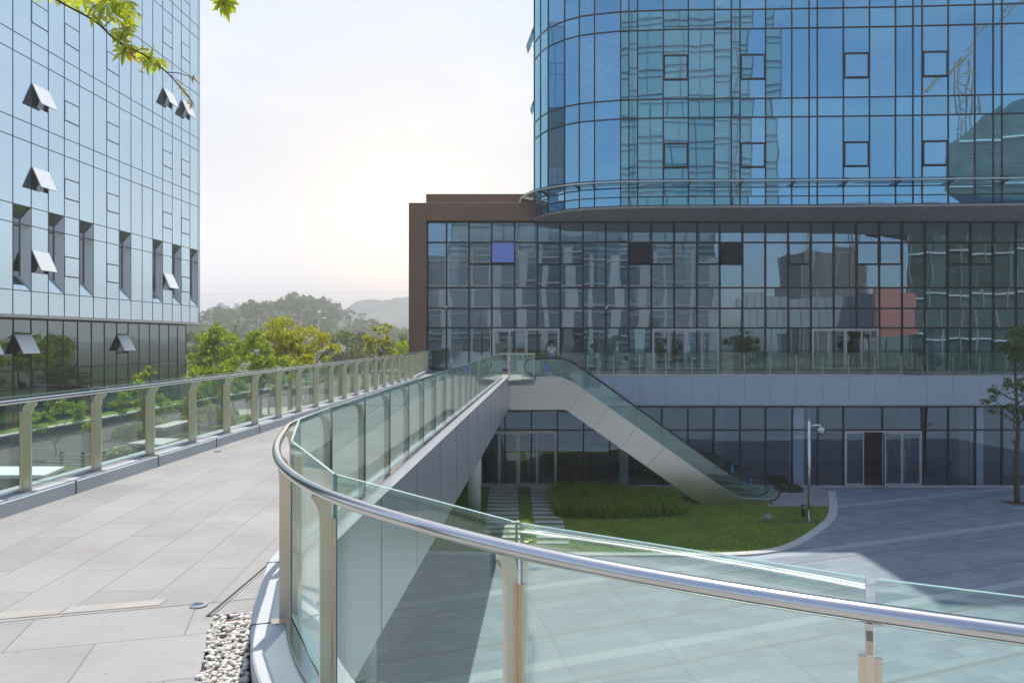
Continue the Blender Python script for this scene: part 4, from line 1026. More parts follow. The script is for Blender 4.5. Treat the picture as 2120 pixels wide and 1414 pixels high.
# ------------------------------------------------------------------ vegetation
def leaf_cloud(ells, n, size, subs=14, spread=.30, flat=.5, shell=.75):
    """leaf quads gathered in clumps on and in a set of ellipsoids -> (n,4,3)"""
    E=np.array([[*c,*r] for c,r in ells],dtype=float); wt=(E[:,3]*E[:,4]*E[:,5])**.67; wt/=wt.sum()
    cl=[]
    for e,w in zip(E,wt):
        k=max(3,int(subs*len(E)*w))
        d=RNG.normal(size=(k,3)); d/=np.linalg.norm(d,axis=1)[:,None]
        rad=RNG.uniform(.35,1.0,(k,1))**.5*shell+ RNG.uniform(0,.28,(k,1))
        c=e[:3]+d*rad*e[3:]; s=e[3:].mean()*spread*RNG.uniform(.6,1.35,k)
        cl+= [(c[i],s[i]) for i in range(k)]
    cw=np.array([s for _,s in cl])**2; cw/=cw.sum()
    pick=RNG.choice(len(cl),n,p=cw); C=np.array([c for c,_ in cl])[pick]; S=np.array([s for _,s in cl])[pick]
    d=RNG.normal(size=(n,3)); d/=np.linalg.norm(d,axis=1)[:,None]
    P=C+d*(RNG.uniform(0,1,(n,1))**.45)*S[:,None]*np.array([1,1,.75])
    nm=RNG.normal(size=(n,3))*np.array([1,1,flat])+d*.6; nm/=np.linalg.norm(nm,axis=1)[:,None]
    u=np.cross(nm,RNG.normal(size=(n,3))); u/=np.linalg.norm(u,axis=1)[:,None]; v=np.cross(nm,u)
    sz=size*RNG.uniform(.6,1.3,(n,1)); droop=np.array([0,0,-1.0])
    return np.stack([P-u*sz, P+v*sz*.5+nm*sz*.12, P+u*sz+droop*sz*.15, P-v*sz*.5+nm*sz*.12],axis=1)
def limb(a,b,r0,r1,wob=.06,n=6):
    a=Vector(a); b=Vector(b); l=(b-a).length; pts=[]; rs=[]
    for i in range(n+1):
        t=i/n; w=math.sin(t*math.pi)*wob*l
        pts.append(a.lerp(b,t)+Vector((random.gauss(0,1),random.gauss(0,1),random.gauss(0,.4)))*w*.5); rs.append(r0+(r1-r0)*t)
    return pts,rs
def tree(name,label,base,height,ells,nleaf,leafsize,mat,trunk_r=.12,bark='bark',group=None,cat='tree',subs=14,spread=.30,fork=.35,stems=1,shell=.75):
    t=thing(name,label,cat,base,group); b=Vector(base); mb=MB()
    for s in range(stems):
        o_=Vector((random.uniform(-.25,.25)*(stems>1),random.uniform(-.2,.2)*(stems>1),0)); f=b+Vector((0,0,height*fork))+o_*1.5
        pts,rs=limb(b+o_+Vector((0,0,-.06)),f,trunk_r,trunk_r*.75,.03); mb.tube(pts,rs,9)
        for c,r in ells:
            if stems>1 and random.random()<.4: continue
            e=Vector(c)+Vector((0,0,r[2]*.25)); pts,rs=limb(f-Vector((0,0,.15)),e,trunk_r*.55,trunk_r*.12,.07); mb.tube(pts,rs,7)
            for _ in range(3):
                k=random.randint(2,5); q=Vector(c)+Vector([random.uniform(-.7,.7)*r[i] for i in range(3)]); p2,r2=limb(pts[k],q,rs[k]*.6,rs[k]*.12,.07,4); mb.tube(p2,r2,5)
    mb.build('trunk',M[bark],t,True)
    raw_quads('crown',leaf_cloud(ells,nleaf,leafsize,subs,spread,shell=shell),M[mat],t)
    return t
def E(px,py,Y,rx,ry=None,rz=None):
    """ellipsoid at a measured place, radii in metres"""
    c=at(px,py,Y); return ((c.x,c.y,c.z),(rx,ry or rx,rz or rx))
# the roadside trees behind the garden railing
T1=46.0
tree('broadleaf_tree','round yellow-green tree beside the corner of the dark glass storey',(gx(462,T1),T1,LZ),6,[E(462,722,T1,1.5,1.4,1.3),E(430,752,T1,1.2,1.2,1.1),E(492,752,T1,1.1,1.1,1.0),E(455,690,T1,.9,.9,.7)],6500,.085,'leaf_green',.13)
T2=48.0
tree('broadleaf_tree','tallest broad yellow-green tree, directly in front of the wooded hill',(gx(600,T2),T2,LZ),6.5,[E(585,690,T2,1.7,1.6,1.2),E(630,700,T2,1.4,1.4,1.2),E(560,715,T2,1.2,1.2,1.0),E(610,735,T2,1.8,1.6,1.0),E(655,735,T2,.9,.9,.9),E(685,725,T2,.9,.9,.8)],9500,.085,'leaf_yellow',.15)
T3=44.0
tree('broadleaf_tree','dense green tree filling the gap in front of the tallest tree',(gx(540,T3),T3,LZ),5,[E(525,735,T3,1.3,1.2,1.2),E(500,770,T3,1.3,1.2,.9),E(565,765,T3,1.3,1.2,.9),E(545,700,T3,.9,.9,.7)],6500,.08,'leaf_green',.11)
T4=41.0
tree('broadleaf_tree','low bushy tree with thin stems standing just behind the railing',(gx(440,T4),T4,LZ),3.6,[E(420,790,T4,1.1,1.0,1.0),E(455,780,T4,1.0,1.0,.8),E(405,830,T4,.7,.7,.9),E(480,800,T4,.8,.8,.6)],5200,.075,'leaf_green',.07,stems=2)
T5=58.0
tree('broadleaf_tree','isolated golden-green tree next to the brown portal',(gx(792,T5),T5,LZ),6,[E(782,705,T5,1.1,1.1,1.0),E(800,690,T5,.9,.9,.7),E(768,722,T5,.7,.7,.6),E(818,715,T5,.8,.8,.8),E(775,750,T5,.9,.9,.6),E(822,742,T5,.9,.9,.6)],4600,.085,'leaf_yellow',.12,subs=9,spread=.26)
T6=40.5
tree('broadleaf_tree','small yellow shrub-like tree touching the railing below the street lamp',(gx(632,T6),T6,LZ),3.4,[E(628,752,T6,.7,.7,.6),E(640,745,T6,.45,.45,.5),E(610,775,T6,.6,.6,.5)],1900,.07,'leaf_yellow',.05)
for x_,y_,lab in ((-19.5,14,'garden tree nearest the terrace, mirrored in the dark glass storey'),(-21.5,20,'garden tree in the middle of the row mirrored in the dark glass'),(-21.5,26.5,'garden tree closest to the white platform')):
    tree('garden_tree',lab,(x_,y_,LZ),6,[((x_,y_,1.4),(1.7,1.6,1.3)),((x_+.9,y_+.6,2.6),(1.2,1.2,1.0)),((x_-.8,y_-.5,.4),(1.3,1.3,1.0))],2600,.11,'leaf_green',.1)
for x_,y_,lab in ((-8.2,63,'rear tree nearest the podium corner, mirrored in the dark glass storey'),(-7.2,69,'second rear tree behind the podium corner'),(-4.5,74,'third rear tree behind the podium corner'),(-1,81,'fourth rear tree behind the podium'),(3,88,'farthest rear tree behind the podium')):
    tree('rear_tree',lab,(x_,y_,LZ),5.5,[((x_,y_,.6),(2.1,2.0,1.5)),((x_+1.2,y_+.4,1.4),(1.5,1.4,1.0)),((x_-1.2,y_-.3,-.4),(1.6,1.5,1.2))],2600,.13,'leaf_green',.12)
# saplings in the garden
tree('sapling','young tree with sparse bright leaves right of the white slab',(gx(115,30),30,LZ),2.6,[E(85,870,30,.55,.5,.5),E(115,838,30,.42,.4,.4),E(150,850,30,.55,.5,.45),E(168,880,30,.45,.4,.4),E(75,895,30,.4,.4,.35)],1500,.062,'leaf_green',.035,'palebark',subs=9,spread=.33,fork=.3)
tree('sapling','young leafy tree whose top rises above the handrail',(gx(297,36),36,LZ),3.9,[E(290,790,36,.65,.6,.55),E(310,770,36,.4,.4,.35),E(265,835,36,.8,.7,.6),E(325,835,36,.8,.7,.6),E(300,865,36,.7,.7,.5),E(345,850,36,.4,.4,.5)],3800,.07,'leaf_green',.05,'palebark',subs=11,spread=.3,fork=.3)
tree('sapling','slim sapling with thin foliage beside the pale road',(gx(412,38),38,LZ),3.4,[E(405,800,38,.6,.6,.6),E(425,835,38,.5,.5,.5),E(398,855,38,.5,.5,.5)],1700,.07,'leaf_green',.04,'palebark',subs=8,spread=.3)
tree('sapling','slim sapling with a forked pale trunk before the long low wall',(gx(483,45),45,LZ),3.8,[E(480,800,45,.7,.7,.5),E(505,815,45,.6,.6,.5),E(465,820,45,.5,.5,.4)],1800,.075,'leaf_green',.07,'palebark',subs=8)
tree('sapling','straight sapling with a single pale trunk at the road edge',(gx(556,45),45,LZ),3.8,[E(556,795,45,.8,.8,.5),E(580,800,45,.6,.6,.5)],1500,.075,'leaf_green',.07,'palebark',subs=8)
def shrub(label,px,py,Y,rx,rz,n=2600,mat='clipped',size=.035,name='clipped_shrub',cat='shrub',group=None,z=LZ):
    x=gx(px,Y); t=thing(name,label,cat,(x,Y,z),group)
    d=RNG.normal(size=(n,3)); d[:,2]=np.abs(d[:,2]); d/=np.linalg.norm(d,axis=1)[:,None]
    P=np.array([x,Y,z])+d*np.array([rx,rx,rz])*RNG.uniform(.86,1.03,(n,1)); nm=d+RNG.normal(size=(n,3))*.5; nm/=np.linalg.norm(nm,axis=1)[:,None]
    u=np.cross(nm,RNG.normal(size=(n,3))); u/=np.linalg.norm(u,axis=1)[:,None]; v=np.cross(nm,u); s=size*RNG.uniform(.7,1.3,(n,1))
    raw_quads('foliage',np.stack([P-u*s,P-v*s*.6,P+u*s,P+v*s*.6],axis=1),M[mat],t)
    mb=MB(); mb.ball((x,Y,z),1,2,.02,0,(rx*.86,rx*.86,rz*.86)); mb.build('twigs',M['bark'],t); return t
shrub('clipped pale green dome shrub beside the hedge strip',266,905,36.5,.78,.68)
shrub('clipped pale green dome shrub behind the flat stone table',344,900,40,.72,.55)
# undergrowth masses behind the railing: loose bushes, each its own
bl_=[(400,880,44,1.2,1.1,'tallest of the loose bushes, under the slim sapling'),(440,870,43,1.3,.9,'wide loose bush behind the first railing posts of the bridge'),(500,880,41,1.1,.6,'low loose bush at the foot of the forked sapling'),
     (690,760,64,2.2,2.2,'dark loose bush below the street lamp by the road'),(745,762,66,2.4,2.0,'loose bush between the street lamp and the golden tree'),(826,765,62,2.0,1.9,'loose bush at the foot of the brown portal')]
for px,py,Y,rx,rz,lab in bl_:
    x=gx(px,Y); t=thing('bush',lab,'bush',(x,Y,LZ)); raw_quads('foliage',leaf_cloud([((x,Y,LZ+rz*.55),(rx,rx*.8,rz*.6)),((x+rx*.6,Y+.3,LZ+rz*.4),(rx*.6,rx*.6,rz*.45))],2600,.075,12,.34),M['leaf_green' if Y<60 else 'leaf_dark'],t)
    mb=MB()
    for _ in range(6):
        p,r_=limb((x+random.uniform(-.3,.3),Y,LZ-.05),(x+random.uniform(-rx,rx)*.7,Y+random.uniform(-.4,.4),LZ+rz*.8),.03,.01); mb.tube(p,r_,5)
    mb.build('stems',M['bark'],t)
# ------------------------------------------------------------------ garden, road and low walls beyond the railing
gp=[(B(-7.2,-20).x,-20),(B(-7.2,36).x,36),(-6.5,48),(6,60),(60,75),(60,140),(-140,140),(-140,-20)]
struct(polygon('garden_ground',gp,LZ,M['garden'],zb=GZ-.1),'planted garden ground beside the bridge')
def strip(name,pts,w,z,mat,label):
    P=with_normals([Vector(p) for p in pts],1); mb=MB()
    for (p,n),(q_,m_) in zip(P[:-1],P[1:]):
        mb.hexa([(p.x-n.x*w/2,p.y-n.y*w/2,z-.03),(q_.x-m_.x*w/2,q_.y-m_.y*w/2,z-.03),(q_.x+m_.x*w/2,q_.y+m_.y*w/2,z-.03),(p.x+n.x*w/2,p.y+n.y*w/2,z-.03),
                 (p.x-n.x*w/2,p.y-n.y*w/2,z),(q_.x-m_.x*w/2,q_.y-m_.y*w/2,z),(q_.x+m_.x*w/2,q_.y+m_.y*w/2,z),(p.x+n.x*w/2,p.y+n.y*w/2,z)])
    return struct(mb.build(name,mat),label)
strip('road',[(-20.6,5),(-20.3,20),(-19.6,36),(-18.8,50),(-17.5,62),(-13,72),(0,80),(30,90)],5.6,LZ+.012,M['asphalt'],'dark asphalt service road along the glass building')
strip('pale_road',[(-17.2,47),(-11,52),(-2,56.5),(12,62)],7.5,LZ+.018,M['roadlight'],'pale sunlit concrete road behind the saplings')
strip('verge',[(-26,5),(-25.6,30),(-25,58)],2.6,LZ+.02,M['lawn'],'grass verge along the dark glass storey')
wall=MB(); P=with_normals([Vector((-23.6+LS*y,y)) for y in (14,25,36,47,58)]+[Vector((-20,63)),Vector((-13,68))],1)
wall.sweep(P,[(-.12,LZ),(-.12,LZ+.52),(.12,LZ+.52),(.12,LZ)])
wt=thing('garden_wall','long low dark wall with a white coping along the service road','wall',(-22,36,LZ))
wall.build('wall_face',plain('dark_wall_panel',(.10,.11,.115),.6,0,.2,1),wt)
MB().sweep(P,[(-.16,LZ+.521),(-.16,LZ+.60),(.16,LZ+.60),(.16,LZ+.521)]).build('coping',M['slab'],wt)
def flat_slab(name,label,quad,z,h,cat,mat='slab',leg=True):
    c=sum((Vector(q) for q in quad),Vector((0,0)))/len(quad); t=thing(name,label,cat,(c.x,c.y,LZ))
    mb=MB(); mb.prism([(q[0],q[1],z-h) for q in quad],(0,0,h)); mb.build('top_slab',M[mat],t,bevel=.02)
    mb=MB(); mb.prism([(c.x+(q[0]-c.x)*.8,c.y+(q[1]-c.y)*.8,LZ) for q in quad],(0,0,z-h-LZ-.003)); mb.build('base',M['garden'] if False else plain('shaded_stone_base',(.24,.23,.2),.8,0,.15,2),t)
    return t
def gq(pts,z): return [ground(x,y,z) for x,y in pts]
flat_slab('stone_table','large flat pale stone table between the clipped shrub and the railing',gq([(262,917),(318,906),(372,908),(335,920)],-2.55),-2.55,.16,'stone table')
flat_slab('stone_table','long pale stone slab running towards the road behind the clipped shrubs',gq([(312,884),(340,885),(392,872),(386,865)],-2.45),-2.45,.18,'stone table')
flat_slab('white_platform','white-topped low platform with green sides near the railing start',gq([(-70,983),(92,983),(134,965),(-60,965)],-2.30),-2.30,.12,'platform','white')
pgm=MB(); q4=gq([(-66,984),(90,984),(131,966),(-60,966)],-2.43); pgm.prism([(x,y,LZ+.01) for x,y in q4],(0,0,.5)); tag(pgm.build('green_plinth',M['green_paint']),'green painted plinth under the white platform','plinth')
hk=MB(); q4=gq([(196,955),(204,944),(262,929),(266,937)],-2.80); hk.prism([(x,y,LZ) for x,y in q4],(0,0,.16)); 
hs=thing('hedge_strip','bright low hedge strip with a pale kerb in the garden','hedge',(q4[0][0],q4[0][1],LZ))
hk.build('hedge_bed',M['soil'],hs)
Q=[]
for _ in range(1800):
    u,v=random.random(),random.random(); a=Vector(q4[0]).lerp(Vector(q4[1]),u); b=Vector(q4[3]).lerp(Vector(q4[2]),u); p=a.lerp(b,v); z=LZ+.16+random.uniform(0,.18); s=.035
    r1=Vector((random.gauss(0,1),random.gauss(0,1),random.gauss(0,1)))*s; r2=Vector((random.gauss(0,1),random.gauss(0,1),random.gauss(0,1)))*s; c=Vector((p.x,p.y,z)); Q.append([c-r1,c-r2*.6,c+r1,c+r2*.6])
raw_quads('foliage',[[tuple(x) for x in q] for q in Q],M['clipped'],hs)
kb=MB(); a,b=Vector(q4[1]),Vector(q4[2]); kb.bar((a.x-.1,a.y+.05,LZ+.15),(b.x-.1,b.y+.05,LZ+.15),.16,.3); kb.build('kerb',M['slab'],hs)
sl=thing('slatted_bench','pale slatted bench with dark uprights beyond the white platform','bench',(gx(136,27.5),27.5,LZ))
mb=MB(); x0,x1=gx(86,27.5),gx(188,27.5)
for k in range(4): mb.box(x0+ .25*k,x1+.6,27.4,27.44,LZ+.18+k*.12,LZ+.23+k*.12)
mb.build('slats',M['slab'],sl)
for x in (gx(128,27.5),gx(172,27.5),x1+.5):
    mb=MB(); mb.box(x-.05,x+.05,27.441,27.52,LZ,LZ+.68); mb.build('upright',M['mullion'],sl)
# street lamp by the road
def lamp_post(name,label,x,y,z0,z1,arm):
    t=thing(name,label,'street lamp',(x,y,z0)); mb=MB(); mb.tube([(x,y,z0),(x,y,z0+.6),(x,y,z1)],[.09,.07,.045],10); mb.build('pole',M['girder'],t,True)
    mb=MB(); mb.tube([(x,y,z1-.05),(x+arm*.4,y,z1+.12),(x+arm,y,z1+.15)],.03,8); mb.build('arm',M['girder'],t)
    mb=MB(); mb.ball((x+arm*1.15,y,z1+.15),1,2,0,0,(.26,.1,.07)); mb.build('lamp_head',M['white'],t,True)
lamp_post('street_lamp','slim street lamp with a small white head before the wooded hill',gx(659,57),57,LZ,gz(664,57),.35)
lamp_post('street_lamp','thin lamp pole seen behind the railing beside the first low trees',gx(441,90),90,LZ,gz(672,90),-.4)
# ------------------------------------------------------------------ wooded hill, far hill, skyline
def hill(name,prof,Y,depth,base,mat,label,rough=2.0):
    """ridge following (px,py) crest points at distance Y, falling away on both sides"""
    xs=np.linspace(prof[0][0],prof[-1][0],70); pz=np.interp(xs,[p[0] for p in prof],[p[1] for p in prof])
    V=[];F_=[]; nd=16
    for j in range(nd+1):
        t=j/nd*2-1; sh=max(0,1-abs(t)**1.7)
        for i,(x,y) in enumerate(zip(xs,pz)):
            z=EYE-(y-HY)*Y/F; V.append(((x-CX)*Y/F, Y+t*depth, base+(z-base)*sh+ (random.uniform(-1,1)*rough*sh if abs(t)>.05 else 0)))
    for j in range(nd):
        for i in range(69): a=j*70+i; F_.append((a,a+1,a+71,a+70))
    mb=MB(); mb.add(V,F_); o=mb.build(name,mat,None,True); struct(o,label); return (xs,pz)
HILL=[(300,722),(400,716),(430,712),(475,704),(505,690),(520,672),(545,660),(580,650),(610,642),(640,644),(680,649),(705,660),(740,678),(765,694),(800,704),(860,712),(960,722)]
HYd=420.0; hill('wooded_hill',HILL,HYd,150,LZ,M['ground'],'steep wooded hill behind the roadside trees',.8)
Q=[]
hx=[p[0] for p in HILL]; hyv=[p[1] for p in HILL]
def wood_tree(x,y,z,h,r,n):
    Q.append(leaf_cloud([((x,y,z+h*.6),(r,r,h*.42)),((x+random.uniform(-.4,.4)*r,y,z+h*.85),(r*.6,r*.6,h*.25))],n,r*.17,9,.36))
for i in range(330):
    px=random.uniform(380,880); t=random.uniform(-.95,.12); y=HYd+t*150; crest=EYE-(np.interp(px,hx,hyv)-HY)*HYd/F; sh=max(0,1-abs(t)**1.7)
    z=LZ+(crest-LZ)*sh; h=random.uniform(5.0,9.5)*(1.25 if random.random()<.12 else 1); h*=.42 if px<518 else 1
    wood_tree((px-CX)*HYd/F*(1 if t>-.5 else .9),y,z-.4,h,h*random.uniform(.34,.52),230)
for px,hh in ((611,7.5),(675,6.5),(640,5.5),(585,5.2),(700,5.4),(560,5.0),(535,4.6),(757,5.0),(744,4.4)):
    z=EYE-(np.interp(px,hx,hyv)-HY)*HYd/F; hh*=1.6; wood_tree((px-CX)*HYd/F,HYd,z-1.5,hh,hh*.26,320)
o=raw_quads('woodland',np.concatenate(Q),M['leaf_wood']); tag(o,'mass of dark trees covering the hill behind the road','woodland',kind='stuff')
# lower belt of dark trees at the hill foot
for i,(px,py,Y,r) in enumerate(((405,690,130,3.4),(440,682,140,3.6),(470,690,120,2.6),(487,684,135,2.2),(735,705,120,4.2),(705,715,110,3.6),(770,712,125,4.2),(845,705,130,3.6))):
    lab=['dark tree touching the edge of the mirrored office block','rounded dark tree below the distant tower blocks','dark tree left of the knob-topped one','knob-topped dark tree standing clear at the hill foot','broad dark tree between lamp and golden tree','dark tree just beyond the street lamp','dark tree behind the golden tree','dark tree half hidden by the brown portal'][i]
    py+=16 if px<495 else 0
    x=gx(px,Y); z=gz(py,Y); tree('dark_tree',lab,(x,Y,LZ),z-LZ+r,[((x,Y,z-r*.3),(r,r,r*.9)),((x+r*.5,Y,z-r*1.2),(r,r,r)),((x-r*.6,Y,z-r*1.3),(r*.9,r*.9,r))]+([((x+.2,Y,z+r*1.1),(.9,.9,.9))] if i==3 else []),2600,r*.085,'leaf_dark',.2,subs=12,spread=.3)
hill('far_hill',[(560,712),(660,672),(705,650),(740,641),(762,628),(782,621),(800,626),(820,624),(845,619),(900,612),(960,640),(1100,690)],1050.0,350,LZ-4,M['far_hill'],'hazy distant ridge beyond the wooded hill',4)
for x0,x1,y,lab in ((396,419,652,'far tower block nearest the mirrored office wall'),(421,440,642,'low far tower block beside the first tall one'),(441,464,632,'tallest far tower block in the haze'),(465,476,645,'narrow far block between the two tall ones'),(477,495,633,'second tall far tower block in the haze'),(496,512,641,'far tower block half hidden by the hill trees'),(513,526,634,'last far tower block touching the hill')):
    Y=880.0; X0,X1=gx(x0,Y),gx(x1,Y); zt_=gz(y,Y); t=thing('far_tower_block',lab,'tower block',((X0+X1)/2,Y,LZ-4),'far tower blocks in the haze'); mb=MB(); w=X1-X0
    mb.box(X0,X0+w*.45,Y,Y+16,LZ-4,zt_-2.2); mb.box(X0+w*.46,X1,Y+3,Y+18,LZ-4,zt_); mb.box(X0+w*.3,X0+w*.6,Y+4,Y+12,LZ-4,zt_+3); mb.build('block',M['far_tower'],t)
    mb=MB()
    for k in range(int((zt_-8)/3.2)): mb.box(X0+w*.05,X0+w*.4,Y-.12,Y-.02,6+k*3.2,7.4+k*3.2); mb.box(X0+w*.52,X1-w*.06,Y+2.88,Y+2.98,6+k*3.2,7.4+k*3.2)
    mb.build('window_band',M['mullion'],t)
# overhead lines between the hills
for yy,lab in ((607,'faint upper power line crossing the sky above the hill'),(624,'faint lower power line crossing the sky above the hill')):
    Y=170.0; pts=[]
    for k in range(25):
        px=200+k*38; t=(px-640)/440; pts.append(at(px,yy+3-6*t*t*.5-(px-420)*.012,Y))
    tag(MB().tube(pts,.014,5).build('power_line',M['far_tower']),lab,'power line','power lines')

# ------------------------------------------------------------------ plaza things
def cctv(x,y,z0,z1):
    t=thing('camera_pole','slim steel pole with a white dome camera at the lawn corner','camera pole',(x,y,z0))
    mb=MB(); mb.tube([(x,y,z0),(x,y,z1)],.065,14); mb.tube([(x,y,z1),(x,y,z1+.1)],[.065,.02],14); mb.build('pole',M['steel'],t,True)
    mb=MB(); mb.tube([(x+.05,y,z1-.22),(x+.22,y,z1-.17),(x+.42,y,z1-.16),(x+.5,y,z1-.22),(x+.5,y,z1-.3)],.035,8); mb.build('bracket_arm',M['white'],t,True)
    mb=MB(); mb.ball((x+.5,y,z1-.4),.13,3,0,0,(1,1,.9)); mb.tube([(x+.5,y,z1-.28),(x+.5,y,z1-.42)],.14,16); cam=mb.build('dome_camera',M['white'],t,True)
    mb=MB(); mb.ball((x+.5,y,z1-.5),.10,3); mb.build('lens_dome',M['niche'],cam,True)
    mb=MB(); mb.tube([(x,y,z0),(x,y,z0+.03)],.16,16); mb.build('base_plate',M['steel'],t)
    mb=MB(); mb.tube([(x,y,z1+.1),(x+.01,y,z1+.75)],.006,5); mb.build('antenna',M['steel'],t)
x_,y_=ground(1675,1080); cctv(x_,y_,GZ+.03,gz(872,y_))
pts=[(x_-.2+.75*math.cos(k*.42)*random.uniform(.85,1.1),y_+.05+.45*math.sin(k*.42)*random.uniform(.85,1.1)) for k in range(15)]
struct(polygon('soil_patch',pts,GZ+.036,M['soil']),'patch of bare soil round the camera pole')
x_,y_=ground(1663.5,1071); bo=thing('bollard_light','short dark bollard light with a white lamp beside the camera pole','bollard light',(x_,y_,GZ+.03))
MB().tube([(x_,y_,GZ+.03),(x_,y_,GZ+.48)],.09,14).build('post',M['mullion'],bo,True); mb=MB(); mb.ball((x_,y_-.06,GZ+.47),.055,2); mb.build('lamp',M['white'],bo,True); MB().tube([(x_,y_,GZ+.48),(x_,y_,GZ+.56)],.10,14).build('cap',M['mullion'],bo)
x_,y_=ground(1590,1083); mb=MB(); mb.ball((x_,y_,GZ+.20),.19,3,.06,0,(1,.9,1.15)); tag(mb.build('rock',M['rock']),'small brown rock standing on the lawn','rock')
x_,y_=ground(1652,1013); t=shrub('low dark shrub at the foot of the glazing beside the escalator exit',1632,0,38.3,.75,.38,1400,'leaf_dark',.05,'shrub','shrub',None,GZ)
# slender tree on the plaza
PT=35.4; xb=gx(2106,PT); zb=lambda py:gz(py,PT)
t=thing('plaza_tree','slender young tree in a paved pit in front of the shopfront','tree',(xb,PT,GZ))
mb=MB(); tr=[(xb,PT,GZ-.02),(gx(2104,PT),PT,zb(960)),(gx(2108,PT),PT,zb(880)),(gx(2103,PT),PT,zb(800)),(gx(2102,PT),PT,zb(740)),(gx(2106,PT),PT,zb(690))]
mb.tube(catmull(tr,5),[.13-.115*i/25 for i in range(26)],9)
el=[]
for bx,by,tx,ty,r in ((2104,860,2052,828,.34),(2104,850,2080,795,.42),(2103,830,2065,808,.35),(2103,790,2090,720,.5),(2102,770,2118,735,.5),(2104,800,2140,760,.5),(2106,880,2140,850,.5),(2106,840,2150,810,.5),(2102,745,2075,700,.3),(2104,730,2112,690,.45),(2105,720,2130,690,.45),(2106,900,2090,845,.35),(2106,930,2112,915,.2),(2104,875,2070,850,.3)):
    a=Vector((gx(bx,PT),PT,zb(by))); dy=random.uniform(-.5,.5); b=Vector((gx(tx,PT),PT+dy,zb(ty))); p,r_=limb(a,b,.045,.012,.05); mb.tube(p,r_,6); el.append((tuple(b),(r*1.25,r*1.1,r*.62))); el.append((tuple(a.lerp(b,.66)),(r*.7,r*.7,r*.4)))
mb.build('trunk',M['bark'],t,True)
raw_quads('crown',leaf_cloud(el,3600,.075,7,.46),M['leaf_mid'],t)
mb=MB(); mb.box(xb-.5,xb+.5,PT-.45,PT+.45,GZ+.002,GZ+.012); mb.build('tree_pit',M['soil'],t)
# planter and person on the terrace by the first doors
PLY=42.6; pl=thing('planter','white planter box with yellow-green shrubs beside the terrace doors','planter',(gx(1097,PLY),PLY,0))
mb=MB(); mb.box(gx(1070,PLY),gx(1118,PLY),PLY-.25,PLY+.25,0,.62); mb.build('box',M['white'],pl,bevel=.02)
raw_quads('shrubs',leaf_cloud([((gx(1076,PLY),PLY,.95),(.38,.3,.32)),((gx(1098,PLY),PLY,.85),(.4,.3,.22)),((gx(1120,PLY),PLY,.9),(.34,.3,.3))],1300,.05,9,.35),M['leaf_yellow'],pl)
def person(x,y,label,face=1):
    t=thing('person',label,'person',(x,y,0))
    V=[(0,0,.92),(0,.01,1.15),(.01,.02,1.36),(.015,.02,1.47),(.02,-.01,1.56),(.02,-.015,1.66), (-.19,.02,1.38),(-.25,.0,1.12),(-.22,-.12,.92),(-.21,-.19,.86),(.20,.02,1.38),(.25,.05,1.12),(.22,-.06,.9),(.21,-.13,.84),(-.1,0,.88),(-.11,-.05,.5),(-.12,.04,.08),(-.12,-.12,.035),(.1,0,.88),(.13,.12,.5),(.15,.26,.10),(.15,.12,.035)]
    Ed=[(0,1),(1,2),(2,3),(3,4),(4,5),(2,6),(6,7),(7,8),(8,9),(2,10),(10,11),(11,12),(12,13),(0,14),(14,15),(15,16),(16,17),(0,18),(18,19),(19,20),(20,21)]
    rad=[(.15,.11),(.145,.1),(.15,.1),(.06,.06),(.075,.085),(.075,.09),(.06,.06),(.045,.045),(.035,.035),(.025,.04),(.06,.06),(.045,.045),(.035,.035),(.025,.04),(.09,.09),(.06,.06),(.042,.042),(.04,.03),(.09,.09),(.06,.06),(.042,.042),(.04,.03)]
    def skin(name,keep,grow,mat,verts=V):
        idx_={k:i for i,k in enumerate(keep)}; me=bpy.data.meshes.new(name); me.from_pydata([(x+verts[k][0],y+verts[k][1],verts[k][2]) for k in keep],[(idx_[a],idx_[b]) for a,b in Ed if a in idx_ and b in idx_],[])
        bm=bmesh.new(); bm.from_mesh(me); ly=bm.verts.layers.skin.verify(); bm.verts.ensure_lookup_table()
        for i_,k in enumerate(keep): bm.verts[i_][ly].radius=(rad[k][0]*grow,rad[k][1]*grow); bm.verts[i_][ly].use_root=(i_==0)
        bm.to_mesh(me); bm.free(); me.materials.append(mat); o=bpy.data.objects.new(name,me); COL.objects.link(o)
        sk_=o.modifiers.new('skin','SKIN'); sk_.use_smooth_shade=True; o.modifiers.new('sub','SUBSURF').render_levels=2
        o.parent=t; o.matrix_parent_inverse=Matrix.Translation(-Vector(t.location)); return o
    skin('body',list(range(len(V))),1,M['skin']); skin('shirt',[0,1,2,6,7,10,11],1.12,M['shirt']); skin('shorts',[0,14,15,18,19],1.14,M['shorts'])
    mb=MB(); mb.ball((x+.02,y+.0,1.675),1,3,.02,0,(.095,.11,.105)); mb.build('hair',M['hair'],t,True)
    return t
person(gx(1142,43.2),43.2,'walking person in a white shirt and pale blue shorts by the terrace doors')
